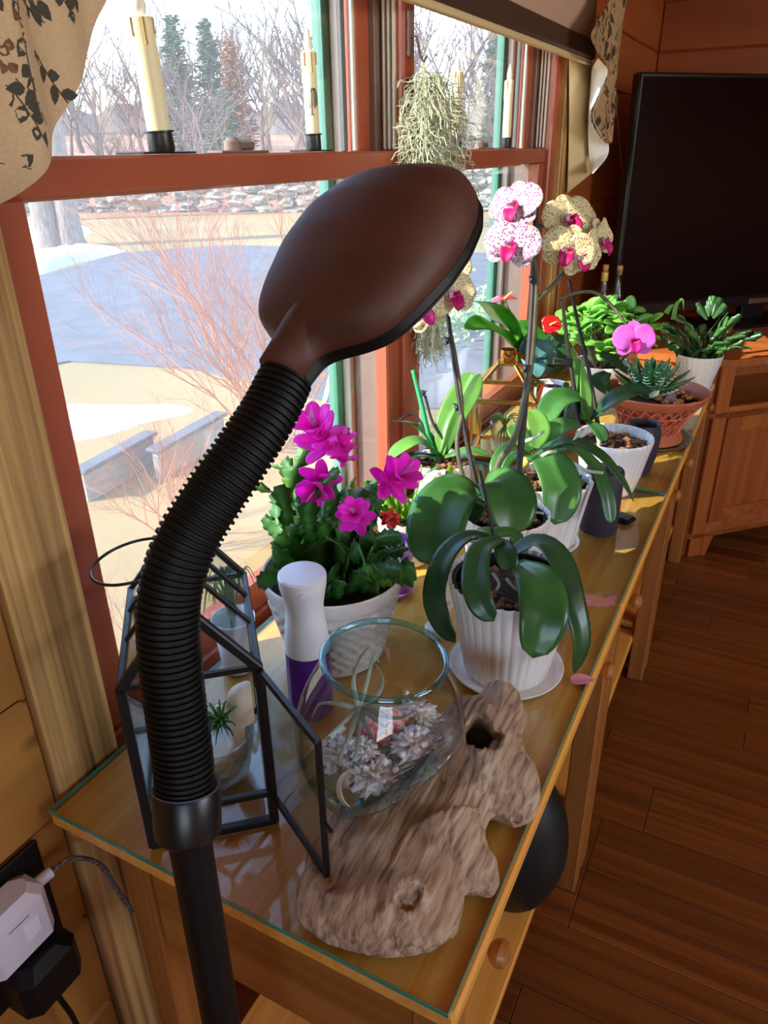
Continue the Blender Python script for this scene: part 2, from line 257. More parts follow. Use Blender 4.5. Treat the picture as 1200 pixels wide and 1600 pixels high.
# ------------------------------------------------------------------ mesh builder
ORG = {}
class B:
    def __init__(s): s.v = []; s.f = []
    def add(s, vs, fs):
        k = len(s.v); s.v += [V(p) for p in vs]; s.f += [tuple(i + k for i in f) for f in fs]; return s
    def box(s, lo, hi, mtx=None):
        vs = [V((x, y, z)) for z in (lo[2], hi[2]) for y in (lo[1], hi[1]) for x in (lo[0], hi[0])]
        if mtx: vs = [mtx @ p for p in vs]
        return s.add(vs, [(0, 2, 3, 1), (4, 5, 7, 6), (0, 1, 5, 4), (2, 6, 7, 3), (0, 4, 6, 2), (1, 3, 7, 5)])
    def cbox(s, lo, hi, c=.003, mtx=None):      # box with chamfered edges
        (x0, y0, z0), (x1, y1_, z1) = lo, hi; vs = []
        for z, i in ((z0, c), (z0 + c, 0), (z1 - c, 0), (z1, c)):
            for x, y in ((x0 + i, y0 + c + i), (x0 + c + i, y0 + i), (x1 - c - i, y0 + i), (x1 - i, y0 + c + i), (x1 - i, y1_ - c - i), (x1 - c - i, y1_ - i), (x0 + c + i, y1_ - i), (x0 + i, y1_ - c - i)): vs.append(V((x, y, z)))
        if mtx: vs = [mtx @ p for p in vs]
        fs = [tuple(range(7, -1, -1)), tuple(range(24, 32))]
        for k in range(3):
            for j in range(8): a = k * 8 + j; b = k * 8 + (j + 1) % 8; fs.append((a, b, b + 8, a + 8))
        return s.add(vs, fs)
    def tube(s, pts, r, n=8, cap=True, flat=None):
        pts = [V(p) for p in pts]; m = len(pts); rs = r if isinstance(r, (list, tuple)) else [r] * m
        t = (pts[1] - pts[0]).normalized(); a = t.orthogonal().normalized(); vs = []
        for i in range(m):
            t2 = (pts[min(i + 1, m - 1)] - pts[max(i - 1, 0)])
            t2 = t2.normalized() if t2.length > 1e-9 else t
            a = (a - t2 * a.dot(t2)); a = a.normalized() if a.length > 1e-6 else t2.orthogonal().normalized(); b = t2.cross(a); t = t2
            for j in range(n):
                q = 2 * math.pi * j / n; vs.append(pts[i] + (a * math.cos(q) + b * math.sin(q)) * rs[i])
        fs = [(i * n + j, i * n + (j + 1) % n, (i + 1) * n + (j + 1) % n, (i + 1) * n + j) for i in range(m - 1) for j in range(n)]
        if cap: fs += [tuple(range(n - 1, -1, -1)), tuple(range((m - 1) * n, m * n))]
        return s.add(vs, fs)
    def lathe(s, prof, n=40, c=(0, 0, 0), mod=None, mtx=None, closed=True):
        c = V(c); vs = []
        for r, z in prof:
            for j in range(n):
                q = 2 * math.pi * j / n; rr = r * (mod(q, z) if mod else 1)
                p = V((rr * math.cos(q), rr * math.sin(q), z)); vs.append(c + (mtx @ p if mtx else p))
        m = len(prof); fs = [(i * n + j, i * n + (j + 1) % n, (i + 1) * n + (j + 1) % n, (i + 1) * n + j) for i in range(m - 1) for j in range(n)]
        if closed: fs += [tuple(range(n - 1, -1, -1)), tuple(range((m - 1) * n, m * n))]
        return s.add(vs, fs)
    def grid(s, fn, nu, nv, th=0):
        vs = [fn(i / nu, j / nv) for i in range(nu + 1) for j in range(nv + 1)]; k = nv + 1
        fs = [(i * k + j, (i + 1) * k + j, (i + 1) * k + j + 1, i * k + j + 1) for i in range(nu) for j in range(nv)]
        if not th: return s.add(vs, fs)
        nr = [V((0, 0, 0)) for _ in vs]
        for f in fs:
            q = (vs[f[2]] - vs[f[0]]).cross(vs[f[3]] - vs[f[1]])
            for i in f: nr[i] = nr[i] + q
        n0 = len(vs); bot = [p - (q.normalized() * th if q.length > 0 else q) for p, q in zip(vs, nr)]
        fs2 = [tuple(n0 + i for i in reversed(f)) for f in fs]
        rim = [i * k for i in range(nu + 1)] + [nu * k + j for j in range(1, k)] + [i * k + nv for i in range(nu - 1, -1, -1)] + [j for j in range(nv - 1, 0, -1)]
        fr = [(rim[i], n0 + rim[i], n0 + rim[(i + 1) % len(rim)], rim[(i + 1) % len(rim)]) for i in range(len(rim))]
        return s.add(vs + bot, fs + fs2 + fr)
    def blob(s, c, r, sub=2, amp=.1, fr=3, seed=0, mtx=None):
        bm = bmesh.new(); bmesh.ops.create_icosphere(bm, subdivisions=sub, radius=1); bm.verts.ensure_lookup_table()
        vs = []
        for q in bm.verts:
            d = q.co.normalized(); k = 1 + amp * NZ.noise(d * fr + V((seed * 3.1, seed, 0)))
            p = V((d.x * r[0] * k, d.y * r[1] * k, d.z * r[2] * k)); vs.append(V(c) + (mtx @ p if mtx else p))
        fs = [tuple(x.index for x in f.verts) for f in bm.faces]; bm.free(); return s.add(vs, fs)
    def fit(s, fn): s.v = [fn(p) for p in s.v]; return s
    def mesh(s, name, smooth=True):
        me = bpy.data.meshes.new(name); me.from_pydata([tuple(p) for p in s.v], [], s.f)
        bm = bmesh.new(); bm.from_mesh(me); bmesh.ops.recalc_face_normals(bm, faces=bm.faces); bm.to_mesh(me); bm.free()
        if smooth: me.polygons.foreach_set('use_smooth', [True] * len(me.polygons)); me.update()
        return me
    def build(s, name, mat, parent=None, loc=None, smooth=True, sharp=35):
        o0 = ORG[parent.name] if parent else V(loc if loc else (0, 0, 0))
        if any(o0): s.v = [p - o0 for p in s.v]
        me = s.mesh(name, smooth)
        if smooth and sharp: me.set_sharp_from_angle(angle=math.radians(sharp))
        me.materials.append(MT[mat] if isinstance(mat, str) else mat)
        o = bpy.data.objects.new(name, me); COL.objects.link(o)
        if parent: o.parent = parent
        else: o.location = o0
        ORG[o.name] = o0.copy(); return o
def tag(o, label, cat=None, group=None, kind=None):
    if label: o['label'] = label
    if cat: o['category'] = cat
    if group: o['group'] = group
    if kind: o['kind'] = kind
    return o
def thing(name, label, cat, loc, group=None, kind=None):
    o = bpy.data.objects.new(name, None); COL.objects.link(o); o.location = loc; o.empty_display_size = .05; ORG[o.name] = V(loc)
    return tag(o, label, cat, group, kind)
def inst(name, me, mtx, parent):                # a part that shares mesh data; mtx in world space
    o = bpy.data.objects.new(name, me); COL.objects.link(o); o.parent = parent
    o.matrix_local = M.Translation(-ORG[parent.name]) @ mtx; ORG[o.name] = mtx.to_translation(); return o
def smoothpath(pts, n):
    pts = [V(p) for p in pts]; P = [2 * pts[0] - pts[1]] + pts + [2 * pts[-1] - pts[-2]]; out = []
    for i in range(n + 1):
        t = i / n * (len(pts) - 1); k = min(int(t), len(pts) - 2); u = t - k; a, b, c, d = P[k:k + 4]
        out.append(.5 * ((2 * b) + (c - a) * u + (2 * a - 5 * b + 4 * c - d) * u * u + (3 * b - a - 3 * c + d) * u ** 3))
    return out
def prof_orchid(t): return (.42 + .58 * math.sin(min(1, t / .55) * math.pi / 2)) * (1 if t < .55 else max(0, 1 - ((t - .55) / .45) ** 2.6) ** .5)
def prof_point(t): return (.55 + .45 * math.sin(min(1, t / .35) * math.pi / 2)) * (1 if t < .35 else max(0, 1 - ((t - .35) / .65) ** 1.7))
def prof_air(t): return 1 - .93 * t
def prof_petal(t): return max(.03, math.sin(math.pi * min(1, .12 + .88 * t) ** .85) ** .62)
def leafmesh(b, pts, w, nrm, prof=prof_orchid, fold=.22, th=.0014, n=16, m=3, n2=None, wav=0):
    C = smoothpath(pts, n); n2 = n2 or nrm
    def fn(a, c):
        i = round(a * n); s = c * 2 - 1
        t = (C[min(i + 1, n)] - C[max(i - 1, 0)]).normalized(); nn = nrm.lerp(n2, a); sd = t.cross(nn)
        sd = sd.normalized() if sd.length > 1e-6 else V((1, 0, 0)); up = sd.cross(t)
        ww = w * max(prof(a), .02)
        return C[i] + sd * ww * s + up * (fold * ww * abs(s) ** .85 + wav * ww * math.sin(a * 9 + s * 2) * abs(s))
    return b.grid(fn, n, m * 2, th)
# ================================================================== the room
def struct(o, label=None): o['kind'] = 'structure'; o['label'] = label or o.name.replace('_', ' '); return o
WX, FY = -.755, 4.38                            # inner faces of the window wall and the far wall
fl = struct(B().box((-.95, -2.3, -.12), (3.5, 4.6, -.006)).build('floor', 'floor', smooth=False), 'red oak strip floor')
PL = .083; seed = random.Random(3); meshes = {}
def shared_box(sx, sy, sz, mat, c=.0012):
    k = (round(sx, 3), round(sy, 3), round(sz, 3), mat)
    if k not in meshes:
        me = B().cbox((0, 0, -sz), (sx, sy, 0), c).mesh('plank', False); me.materials.append(MT[mat]); meshes[k] = me
    return meshes[k]
r = 0; y = .62
while y < 4.3:                                  # strips run across the room, away from the window wall
    x = -.75 - seed.choice((0, .2, .35, .5))
    while x < 1.35:
        ln = seed.choice((.45, .6, .6, .75, .9, 1.1))
        xa, xb = max(x, -.94), x + ln
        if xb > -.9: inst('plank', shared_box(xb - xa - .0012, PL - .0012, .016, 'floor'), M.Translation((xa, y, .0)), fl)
        x = xb
    y += PL
JZ = [1.53 + .2067 * k for k in range(-8, 6)]
wl = B(); T = -.97
wl.box((T, -2.3, -.1), (WX - .012, .50, 2.6)).box((T, 2.70, -.1), (WX - .012, 4.6, 2.6)).box((-.90, .50, -.1), (WX - .012, 2.70, .69)).box((T, .50, 2.16), (WX - .012, 2.70, 2.6))
wl = struct(wl.build('wall_left', 'board', smooth=False), 'horizontal pine board wall with the windows')
wf = struct(B().box((-1.0, FY + .012, -.1), (3.6, FY + .2, 2.6)).build('wall_far', 'board_x', smooth=False), 'horizontal pine board wall behind the television')
def bd(lo, hi, mat, parent): B().cbox(lo, hi, .006).build('board', mat, parent, smooth=False)
for k, z in enumerate(JZ):
    z1 = min(z + .2067 - .002, 2.6)
    bd((WX - .012, -.9, z), (WX, .452, z1), 'board_near', wl)
    if z > .6: bd((WX - .012, 2.86, z), (WX, FY, z1), 'board', wl)
    if z > .6: bd((WX, FY, z), (1.3, FY + .012, z1), 'board_x', wf)
# the rest of the room: ceiling, two walls, unseen windows holding the fill lamps
struct(B().box((-1, -2.3, 2.5), (3.6, 4.6, 2.6)).build('ceiling', 'ceil', smooth=False), 'pine ceiling')
def wall_with_hole(name, axis, at, a0, a1, h0, h1, lab):
    b = B()
    def bb(u0, u1, z0, z1):
        if axis == 'x': b.box((at, u0, z0), (at + .15, u1, z1))
        else: b.box((u0, at - .15, z0), (u1, at, z1))
    lo, hi = (-2.3, 4.6) if axis == 'x' else (-1, 3.6)
    bb(lo, a0, -.1, 2.6); bb(a1, hi, -.1, 2.6); bb(a0, a1, -.1, h0); bb(a0, a1, h1, 2.6)
    return struct(b.build(name, 'board', smooth=False), lab)
wall_with_hole('wall_right', 'x', 3.35, .1, 1.7, 1.3, 2.3, 'pine board wall across the room')
wall_with_hole('wall_back', 'y', -2.15, .7, 2.3, .9, 2.1, 'pine board wall behind the viewer')
for n, lo, hi in (('window_3', (3.37, .1, 1.3), (3.40, 1.7, 2.3)), ('window_4', (.7, -2.24, .9), (2.3, -2.21, 2.1))):
    ax = 0 if n == 'window_3' else 1; o = thing(n, 'unseen window on the other side of the room', None, lo, kind='structure'); t = .05
    u = 1 - ax
    def fr(u0, u1, z0, z1):
        a = [0, 0, z0]; c = [0, 0, z1]; a[ax] = lo[ax]; c[ax] = hi[ax]; a[u] = u0; c[u] = u1; B().cbox(a, c, .004).build('frame_bar', 'paint', o, smooth=False)
    fr(lo[u], hi[u], lo[2], lo[2] + t); fr(lo[u], hi[u], hi[2] - t, hi[2]); fr(lo[u], lo[u] + t, lo[2], hi[2]); fr(hi[u] - t, hi[u], lo[2], hi[2]); mid = (lo[u] + hi[u]) / 2; fr(mid - t / 2, mid + t / 2, lo[2], hi[2])
# ------------------------------------------------------------------ the two windows
def window(name, ya, yb, label):
    o = thing(name, label, None, (-.80, (ya + yb) / 2, .74), kind='structure'); P = 'paint'
    def bar(n, lo, hi, m=P, c=.004): return B().cbox(lo, hi, c).build(n, m, o, smooth=False)
    zt, zm = 2.14, 1.53
    # lower sash, the inner one
    sw = .062; x0, x1 = -.808, -.775
    bar('sash_stile', (x0, ya, .742), (x1, ya + sw, zm - .042)); bar('sash_stile', (x0, yb - sw, .742), (x1, yb, zm - .042))
    bar('meeting_rail', (x0 - .008, ya, zm - .043), (x1 + .002, yb, zm)); bar('bottom_rail', (x0, ya + sw, .742), (x1, yb - sw, .80))
    B().box((-.796, ya + sw, .80), (-.792, yb - sw, zm - .04)).build('pane', 'pane', o, smooth=False)
    # upper sash, the outer one
    u0, u1 = -.856, -.824
    bar('sash_stile', (u0, ya + .03, zm - .03), (u1, ya + .085, zt)); bar('sash_stile', (u0, yb - .085, zm - .03), (u1, yb - .03, zt))
    bar('top_rail', (u0, ya + .085, zt - .07), (u1, yb - .085, zt)); bar('lower_rail', (u0, ya + .085, zm - .05), (u1, yb - .085, zm - .004))
    B().box((-.842, ya + .08, zm - .01), (-.838, yb - .08, zt - .06)).build('pane', 'pane', o, smooth=False)
    bar('glazing_bead', (-.836, yb - .094, zm), (-.826, yb - .084, zt), 'liner', .002); bar('gasket', (-.852, yb - .108, zm), (-.842, yb - .094, zt), 'rubber', .002)
    # side tracks
    for s, yy in ((1, ya), (-1, yb)):
        bar('jamb_liner', (-.90, min(yy, yy + s * .03), .742), (-.812 if s > 0 else -.812, max(yy, yy + s * .03), zt), 'liner_d', .002)
        for q in (0, 1, 2): bar('track_rib', (-.806 + .011 * q, min(yy, yy + s * .012), zm + .002), (-.800 + .011 * q, max(yy, yy + s * .020), zt), 'liner', .002)
        bar('outer_stop', (-.93, min(yy, yy + s * .075), .742), (-.905, max(yy, yy + s * .075), zt), 'green', .002)
        bar('outer_casing', (-.904, min(yy, yy + s * .05), .742), (-.884, max(yy, yy + s * .05), zt), 'liner', .002)
    bar('frame_head', (-.93, ya, zt), (-.765, yb, zt + .02)); bar('sill', (-.87, ya - .0, .69), (-.768, yb, .741))
    B().box((-.916, ya + .05, .742), (-.9145, yb - .05, zt)).build('insect_screen', 'screen', o, smooth=False)
    k = B().cbox((-.812, (ya + yb) / 2 - .075, zm), (-.782, (ya + yb) / 2 + .045, zm + .004), .001).build('sash_lock', 'liner_d', o)
    B().cbox((-.805, (ya + yb) / 2 - .03, zm + .004), (-.79, (ya + yb) / 2 + .02, zm + .018), .003).lathe([(.014, zm + .004), (.014, zm + .016), (.008, zm + .022)], 14, (-.797, (ya + yb) / 2 - .03, 0)).build('lock_lever', 'liner_d', k)
    return o
W1 = window('window_1', .556, 1.563, 'terracotta painted double hung window over the near table')
W2 = window('window_2', 1.617, 2.645, 'terracotta painted double hung window beside the oak casing')
struct(B().cbox((-.93, 1.563, .70), (-.762, 1.617, 2.16), .005).build('trim_1', 'paint', smooth=False), 'terracotta mullion between the two windows')
struct(B().cbox((-.93, 2.645, .70), (-.758, 2.71, 2.16), .005).build('trim_2', 'paint', smooth=False), 'terracotta side jamb next to the oak casing')
struct(B().cbox((-.77, .452, .0), (-.742, .5565, 2.3), .004).build('trim_3', 'casing', smooth=False), 'weathered oak casing board at the near window')
struct(B().cbox((-.77, 2.71, .0), (-.738, 2.86, 2.3), .004).build('trim_4', 'casing', smooth=False), 'oak casing board at the far window')
struct(B().cbox((-.93, .50, .70), (-.768, .5565, 2.16), .003).build('trim_5', 'paint', smooth=False), 'terracotta side jamb of the near window')
# ------------------------------------------------------------------ outdoors
GZ = -.5
def ground(name, pts, z, mat, lab, th=.05, kind='structure'):
    b = B(); n = len(pts); b.add([(p[0], p[1], z) for p in pts] + [(p[0], p[1], z - th) for p in pts], [tuple(range(n)), tuple(range(2 * n - 1, n - 1, -1))] + [(i, (i + 1) % n, n + (i + 1) % n, n + i) for i in range(n)])
    o = b.build(name, mat, smooth=False); o['kind'] = kind; o['label'] = lab; return o
ground('lawn', [(-60, -25), (-1, -25), (-1, 70), (-60, 70)], GZ, 'lawn', 'dry winter lawn outside the windows', .3)
b = B(); 
def hill(a, c):
    q = math.radians(-20 + 130 * a); d = 30 + 90 * c; dx, dy = -math.cos(q * .9), math.sin(q * .9)
    return V((dx * d, dy * d, GZ + .02 + 4.4 * c ** 1.2 + .5 * NZ.noise(V((dx * d * .05, dy * d * .05, 0))) * c))
struct(b.grid(hill, 30, 12).build('hills', 'field'), 'russet field rising to the woods')
ground('driveway', [onz(*p, GZ)[:2] for p in ((-260, 470), (70, 430), (190, 396), (350, 384), (560, 388), (800, 398), (1000, 420), (1000, 560), (800, 640), (560, 640), (300, 577), (110, 566), (-260, 640))], GZ + .02, 'asphalt', 'grey asphalt driveway between the lawns')
def snowbank(pts, h, lab, sd):
    c = sum((V((p[0], p[1], 0)) for p in pts), V()) / len(pts); n = len(pts); N = 48; R = 7
    C2 = smoothpath([V((p[0], p[1], 0)) for p in pts] + [V((pts[0][0], pts[0][1], 0))], N - 1)
    vs = [(c.x, c.y, GZ + h)]; fs = []
    for k in range(1, R + 1):
        t = k / R
        for i in range(N):
            p = c.lerp(C2[i % N], t * (1 + .1 * NZ.noise(V((i * .7, sd, 0))) if k == R else t)); hh = h * (1 - t ** 2.2) * (1 + .7 * NZ.noise(V((p.x * 1.3, p.y * 1.3, sd))))
            vs.append((p.x, p.y, GZ + .0 + max(hh, 0) + (.03 if k < R else -.02)))
    for i in range(N): fs.append((0, 1 + i, 1 + (i + 1) % N))
    for k in range(R - 1):
        for i in range(N): a = 1 + k * N + i; d = 1 + k * N + (i + 1) % N; fs.append((a, a + N, d + N, d))
    o = B().add(vs, fs).build('snow_patch', 'snow'); o['kind'] = 'stuff'; tag(o, lab, 'snow'); return o
G = lambda *p: [onz(u, v, GZ) for u, v in p]
snowbank(G((20, 440), (60, 432), (120, 412), (200, 392), (150, 382), (90, 398), (20, 405)), .28, 'melting snow bank along the driveway edge beneath the tree', 1)
snowbank(G((10, 372), (60, 380), (80, 362), (130, 372), (142, 358), (100, 346), (20, 345)), .35, 'snow heap around the foot of the grey tree trunk', 2)
snowbank(G((60, 670), (112, 690), (160, 684), (230, 662), (305, 645), (300, 634), (220, 636), (120, 634), (70, 640)), .07, 'thin snow patch on the grass near the retaining boards', 3)
# field-stone wall: single stones
sw = thing('stone_wall', 'dry laid field stone wall across the road', 'wall', onz(300, 336, GZ))
stones = []
for k in range(7):
    me = B().blob((0, 0, 0), (1, 1, 1), 2, .55, 1.6, k + 3).mesh('stone', False); me.materials.append(MT['fstone']); stones.append(me)
wp = [onz(u, v, GZ) for u, v in ((-600, 372), (-150, 345), (50, 337), (300, 333), (560, 331), (680, 330), (880, 330))]
seed = random.Random(5); path = smoothpath(wp, 49)
for row in range(6):
    for i, p in enumerate(path):
        t = (path[min(i + 1, 49)] - path[max(i - 1, 0)]); nl = V((-t.y, t.x, 0)).normalized(); s = seed.uniform(.75, 1.25)
        q = p + (t / 2) * seed.uniform(-.5, .5) + nl * seed.uniform(-.12, .12) * (1 - row * .1)
        hgt = .12 + row * .235 + seed.uniform(-.04, .04)
        ang = math.atan2(t.y, t.x)
        mt = M.Translation((q.x, q.y, GZ + hgt)) @ M.Rotation(ang + seed.uniform(-.3, .3), 4, 'Z') @ M.Rotation(seed.uniform(-.4, .4), 4, 'X') @ M.Diagonal((.44 * s, .34, .165 * seed.uniform(.85, 1.2), 1))
        inst('stone', seed.choice(stones), mt, sw)
# trees
def branchy(b, p, d, ln, r, lv, sd, n=5, spread=.55, up=.12):
    pts = [p]; rs = [r]; q = p.copy(); k = 4
    for i in range(k):
        d = (d + V((sd.uniform(-1, 1), sd.uniform(-1, 1), sd.uniform(-.5, 1))) * .16 + V((0, 0, up * .3))).normalized(); q = q + d * ln / k; pts.append(q.copy()); rs.append(r * (1 - .5 * (i + 1) / k))
    b.tube(pts, rs, 6 if lv > 2 else (4 if lv > 1 else 3), False)
    if lv <= 0: return
    for i in range(n):
        t = sd.uniform(.3, 1); c = pts[0].lerp(pts[-1], t) if False else pts[min(k, 1 + int(t * (k - .01)))]
        a = d.orthogonal().normalized(); a.rotate(M.Rotation(sd.uniform(0, 6.28), 3, d)); nd = (d * (1 - spread) + a * spread + V((0, 0, up))).normalized()
        branchy(b, c, nd, ln * sd.uniform(.5, .72), r * sd.uniform(.38, .52), lv - 1, sd, n, spread, up)
t = onz(100, 386, GZ); o = thing('bare_tree', 'thick grey double trunked tree in the snow by the driveway', 'tree', t); sd = random.Random(2)
for k, (dx, lean) in enumerate(((-.28, -.05), (.22, .02))):
    ln = V((CR.x, CR.y, 0)).normalized(); b = B(); base = t + ln * dx
    pts = [base + V((0, 0, -.2)), base + V((0, 0, .25)), base + ln * lean * .5 + V((0, 0, 1)), base + ln * lean * 3 + V((0, 0, 4)), base + ln * lean * 9 + V((0, 0, 8))]
    tr = b.tube(smoothpath(pts, 14), [(.42, .34)[k] * (1.35 - .35 * min(1, i / 3)) * (1 - .03 * i) for i in range(15)], 12).build('trunk', 'trunk', o)
    b = B()
    for q in range(4): branchy(b, pts[3] + V((0, 0, q * .9)), V((sd.uniform(-1, 1), sd.uniform(-1, 1), .5)).normalized(), 3, .1, 2, sd)
    b.build('branches', 'branch', o)
variants = []
for k in range(4):
    sd = random.Random(20 + k); b = B(); branchy(b, V((0, 0, -.3)), V((0, 0, 1)), 5.5, .2, 3, sd, 6, .5, .22); me = b.mesh('bare_tree'); me.materials.append(MT['branch']); variants.append(me)
seed = random.Random(11); gr = 'bare woodland trees'
def hz(u, d):                                   # a point on the rising field seen in column u at distance d
    r = ray(u, 238); r.z = 0; r.normalize(); c = max(0, (d - 30) / 90); return V((r.x * d, r.y * d, GZ + 4.4 * c ** 1.2 - .2))
far = [(u, d, s) for u, d, s in ((90, 46, 1.3), (150, 60, 1.5), (185, 36, .55), (215, 52, 1.25), (255, 70, 1.6), (300, 44, 1.05), (330, 66, 1.5), (322, 38, .8), (375, 58, 1.3), (415, 75, 1.7), (440, 42, 1.1), (520, 34, 1.5), (545, 62, 1.4), (470, 55, 1.3), (680, 50, 1.4), (715, 42, 1.5), (745, 66, 1.6), (780, 55, 1.2), (60, 75, 1.7), (130, 80, 1.8), (280, 85, 1.9), (350, 82, 1.8), (500, 80, 1.8), (800, 75, 1.7), (235, 60, 1.5), (395, 50, 1.2), (110, 68, .9), (165, 48, .8), (200, 72, 1.0), (240, 46, .7), (270, 58, .9), (310, 76, 1.0), (405, 66, .9), (430, 56, .8), (455, 70, 1.0), (485, 48, .75), (510, 66, .9), (535, 52, .85), (565, 74, 1.0), (700, 64, .9), (730, 52, .8), (760, 76, 1.0), (20, 58, 1.2), (-40, 70, 1.4), (-100, 52, 1.1), (-170, 66, 1.4), (-260, 56, 1.2), (-350, 72, 1.5), (-480, 60, 1.3), (-620, 70, 1.5))]
grown = [hz(u, d) for u, d in ((290, 55), (340, 62), (372, 58), (355, 50), (768, 60))]; apart = []
for u, d, s in far:                             # no two trunks closer than a few paces
    for _ in range(30):
        p = hz(u, d)
        if all((p - q).xy.length > 4.2 for q in grown): break
        d = d + 1.5 if d < 100 else d - 52; u += 2
    grown.append(hz(u, d)); apart.append((u, d, s))
far = apart
for i, (u, d, s) in enumerate(far):
    o = bpy.data.objects.new('bare_tree', variants[i % 4]); COL.objects.link(o); o.location = hz(u, d); s *= .8; o.scale = (s * 1.1, s * 1.1, s * .8 if d > 40 else s * .7); o.rotation_euler = (0, 0, seed.uniform(0, 6.28))
    tag(o, 'slight bare understory tree in the woods beyond the stone wall' if s <= .8 else ('bare leafless tree growing close behind the stone wall' if d <= 48 else ('tall bare tree deep in the far woods' if d >= 70 else 'full grown bare tree in the middle of the woods')), 'tree', gr)
def conifer(u, d, h, wd, mat, lab, sd):
    p = hz(u, d); o = thing('conifer', lab, 'tree', p); B().tube([p - V((0, 0, .3)), p + V((0, 0, h))], [.22, .04], 8).build('trunk', 'branch', o)
    r = random.Random(sd); b = B()
    for k in range(230):
        t = r.uniform(.12, 1); z = h * t; q = r.uniform(0, 6.28); ln = wd * (1.05 - t) ** .8 * r.uniform(.6, 1.1); dr = V((math.cos(q), math.sin(q), 0))
        for m in range(4):
            c = p + V((r.uniform(-.2, .2), r.uniform(-.2, .2), z + .12 * m - .1 * ln)) + dr * ln * (.25 + .22 * m); b.blob(c, (.2 * (1.2 - t) + .1, .2 * (1.2 - t) + .1, .07), 1, 1.2, 3, k + m)
    b.build('foliage', mat, o)
conifer(290, 55, 8.5, 2.3, 'needle', 'dark evergreen rising above the bare woods', 1)
conifer(340, 62, 9.0, 2.4, 'needle', 'taller pine with feathery crown in the woods', 2)
conifer(372, 58, 7.5, 1.9, 'needleo', 'russet needled conifer beside the tall pine', 3)
conifer(355, 50, 4.5, 2.0, 'needle', 'low evergreen clump under the tall pine', 4)
conifer(768, 60, 8.0, 2.2, 'needle', 'evergreen seen through the far window', 5)
def rdg(a, c):
    q = math.radians(10 + 95 * a); d = 118; return V((-math.cos(q) * d, math.sin(q) * d, 1 + c * (6.2 + 2.0 * NZ.noise(V((a * 30, 0, 0))) + 1.6 * NZ.noise(V((a * 120, 3, 0))))))
struct(B().grid(rdg, 160, 2, 1.0).build('far_woods', 'ridge'), 'hazy line of far woods')
# twiggy shrub outside the near window
def shrub(name, lab, base, n, ln, lean, sd, r0=.006):
    sd = random.Random(sd); b = B()
    for k in range(n):
        q = sd.uniform(0, 6.28); d = V((math.cos(q), math.sin(q), sd.uniform(.9, 2.2))).normalized() + V(lean); branchy(b, base + V((sd.uniform(-.2, .2), sd.uniform(-.2, .2), 0)), d.normalized(), ln * sd.uniform(.6, 1.1), r0, 3, sd, 5, .38, .1)
    return tag(b.build(name, 'twig', loc=base), lab, 'shrub')
shrub('leafless_shrub', 'tall russet leafless shrub between window and driveway', onz(440, 690, GZ), 20, 1.2, (-.1, -.12, 0), 4, .009)
shrub('leafless_shrub', 'low tangled leafless shrub under the near window', V((-2.2, 1.35, GZ)), 10, .45, (0, 0, 0), 6, .006)
shrub('leafless_shrub', 'small twiggy shrub behind the retaining boards', V((-2.8, 2.75, GZ)), 9, .45, (0, 0, 0), 8, .006)
for i, (a, c) in enumerate((((128, 762), (236, 700)), ((243, 728), (345, 668)))):
    pa, pb = onz(*a, GZ + .1), onz(*c, GZ + .1); dr = (pb - pa).normalized(); nl = V((-dr.y, dr.x, 0)); mt = M.Translation(pa) @ M((dr, nl, V((0, 0, 1)))).transposed().to_4x4(); ll = (pb - pa).length
    o = thing('retaining_board', ('grey weathered retaining board with a pale capping', 'second grey retaining board nearer the shrub')[i], 'board', pa)
    B().cbox((0, -.04, -.45), (ll, .02, .10), .01, mt).build('board', 'timber', o, smooth=False); B().cbox((-.02, -.07, .10), (ll + .02, .05, .13), .008, mt).build('capping', 'asphalt', o, smooth=False)
p = onz(545, 628, GZ); o = thing('folding_frame', 'white tube sawhorse frame with a blue cap out on the drive', 'frame', p)
hh = dep(p)
for a, c in (((518, 580), (506, 632)), ((518, 580), (540, 632)), ((505, 575), (560, 585))):
    B().tube([px(*a, hh), px(*c, hh)], .02, 8).build('tube', 'wpole', o)
B().blob(px(506, 573, hh - .05), (.05, .05, .05), 2, .05).build('cap', 'bluep', o)
sd = random.Random(9); b = B(); c = onz(752, 505, GZ)
for k in range(900):
    q = c + V((max(-.9, min(.8, sd.gauss(0, .5))), max(-1.6, min(1.6, sd.gauss(0, .8))), min(.5, abs(sd.gauss(.0, .2))))); s = sd.uniform(.03, .07); t = V((sd.uniform(-1, 1), sd.uniform(-1, 1), sd.uniform(-.2, .6))).normalized(); a = t.orthogonal().normalized()
    b.add([q, q + t * s + a * s * .5, q + t * s * 2, q + t * s - a * s * .5], [(0, 1, 2, 3)])
tag(b.build('ground_cover', 'ivy', loc=c), 'pale green ground cover below the far window', 'plant', kind='stuff')
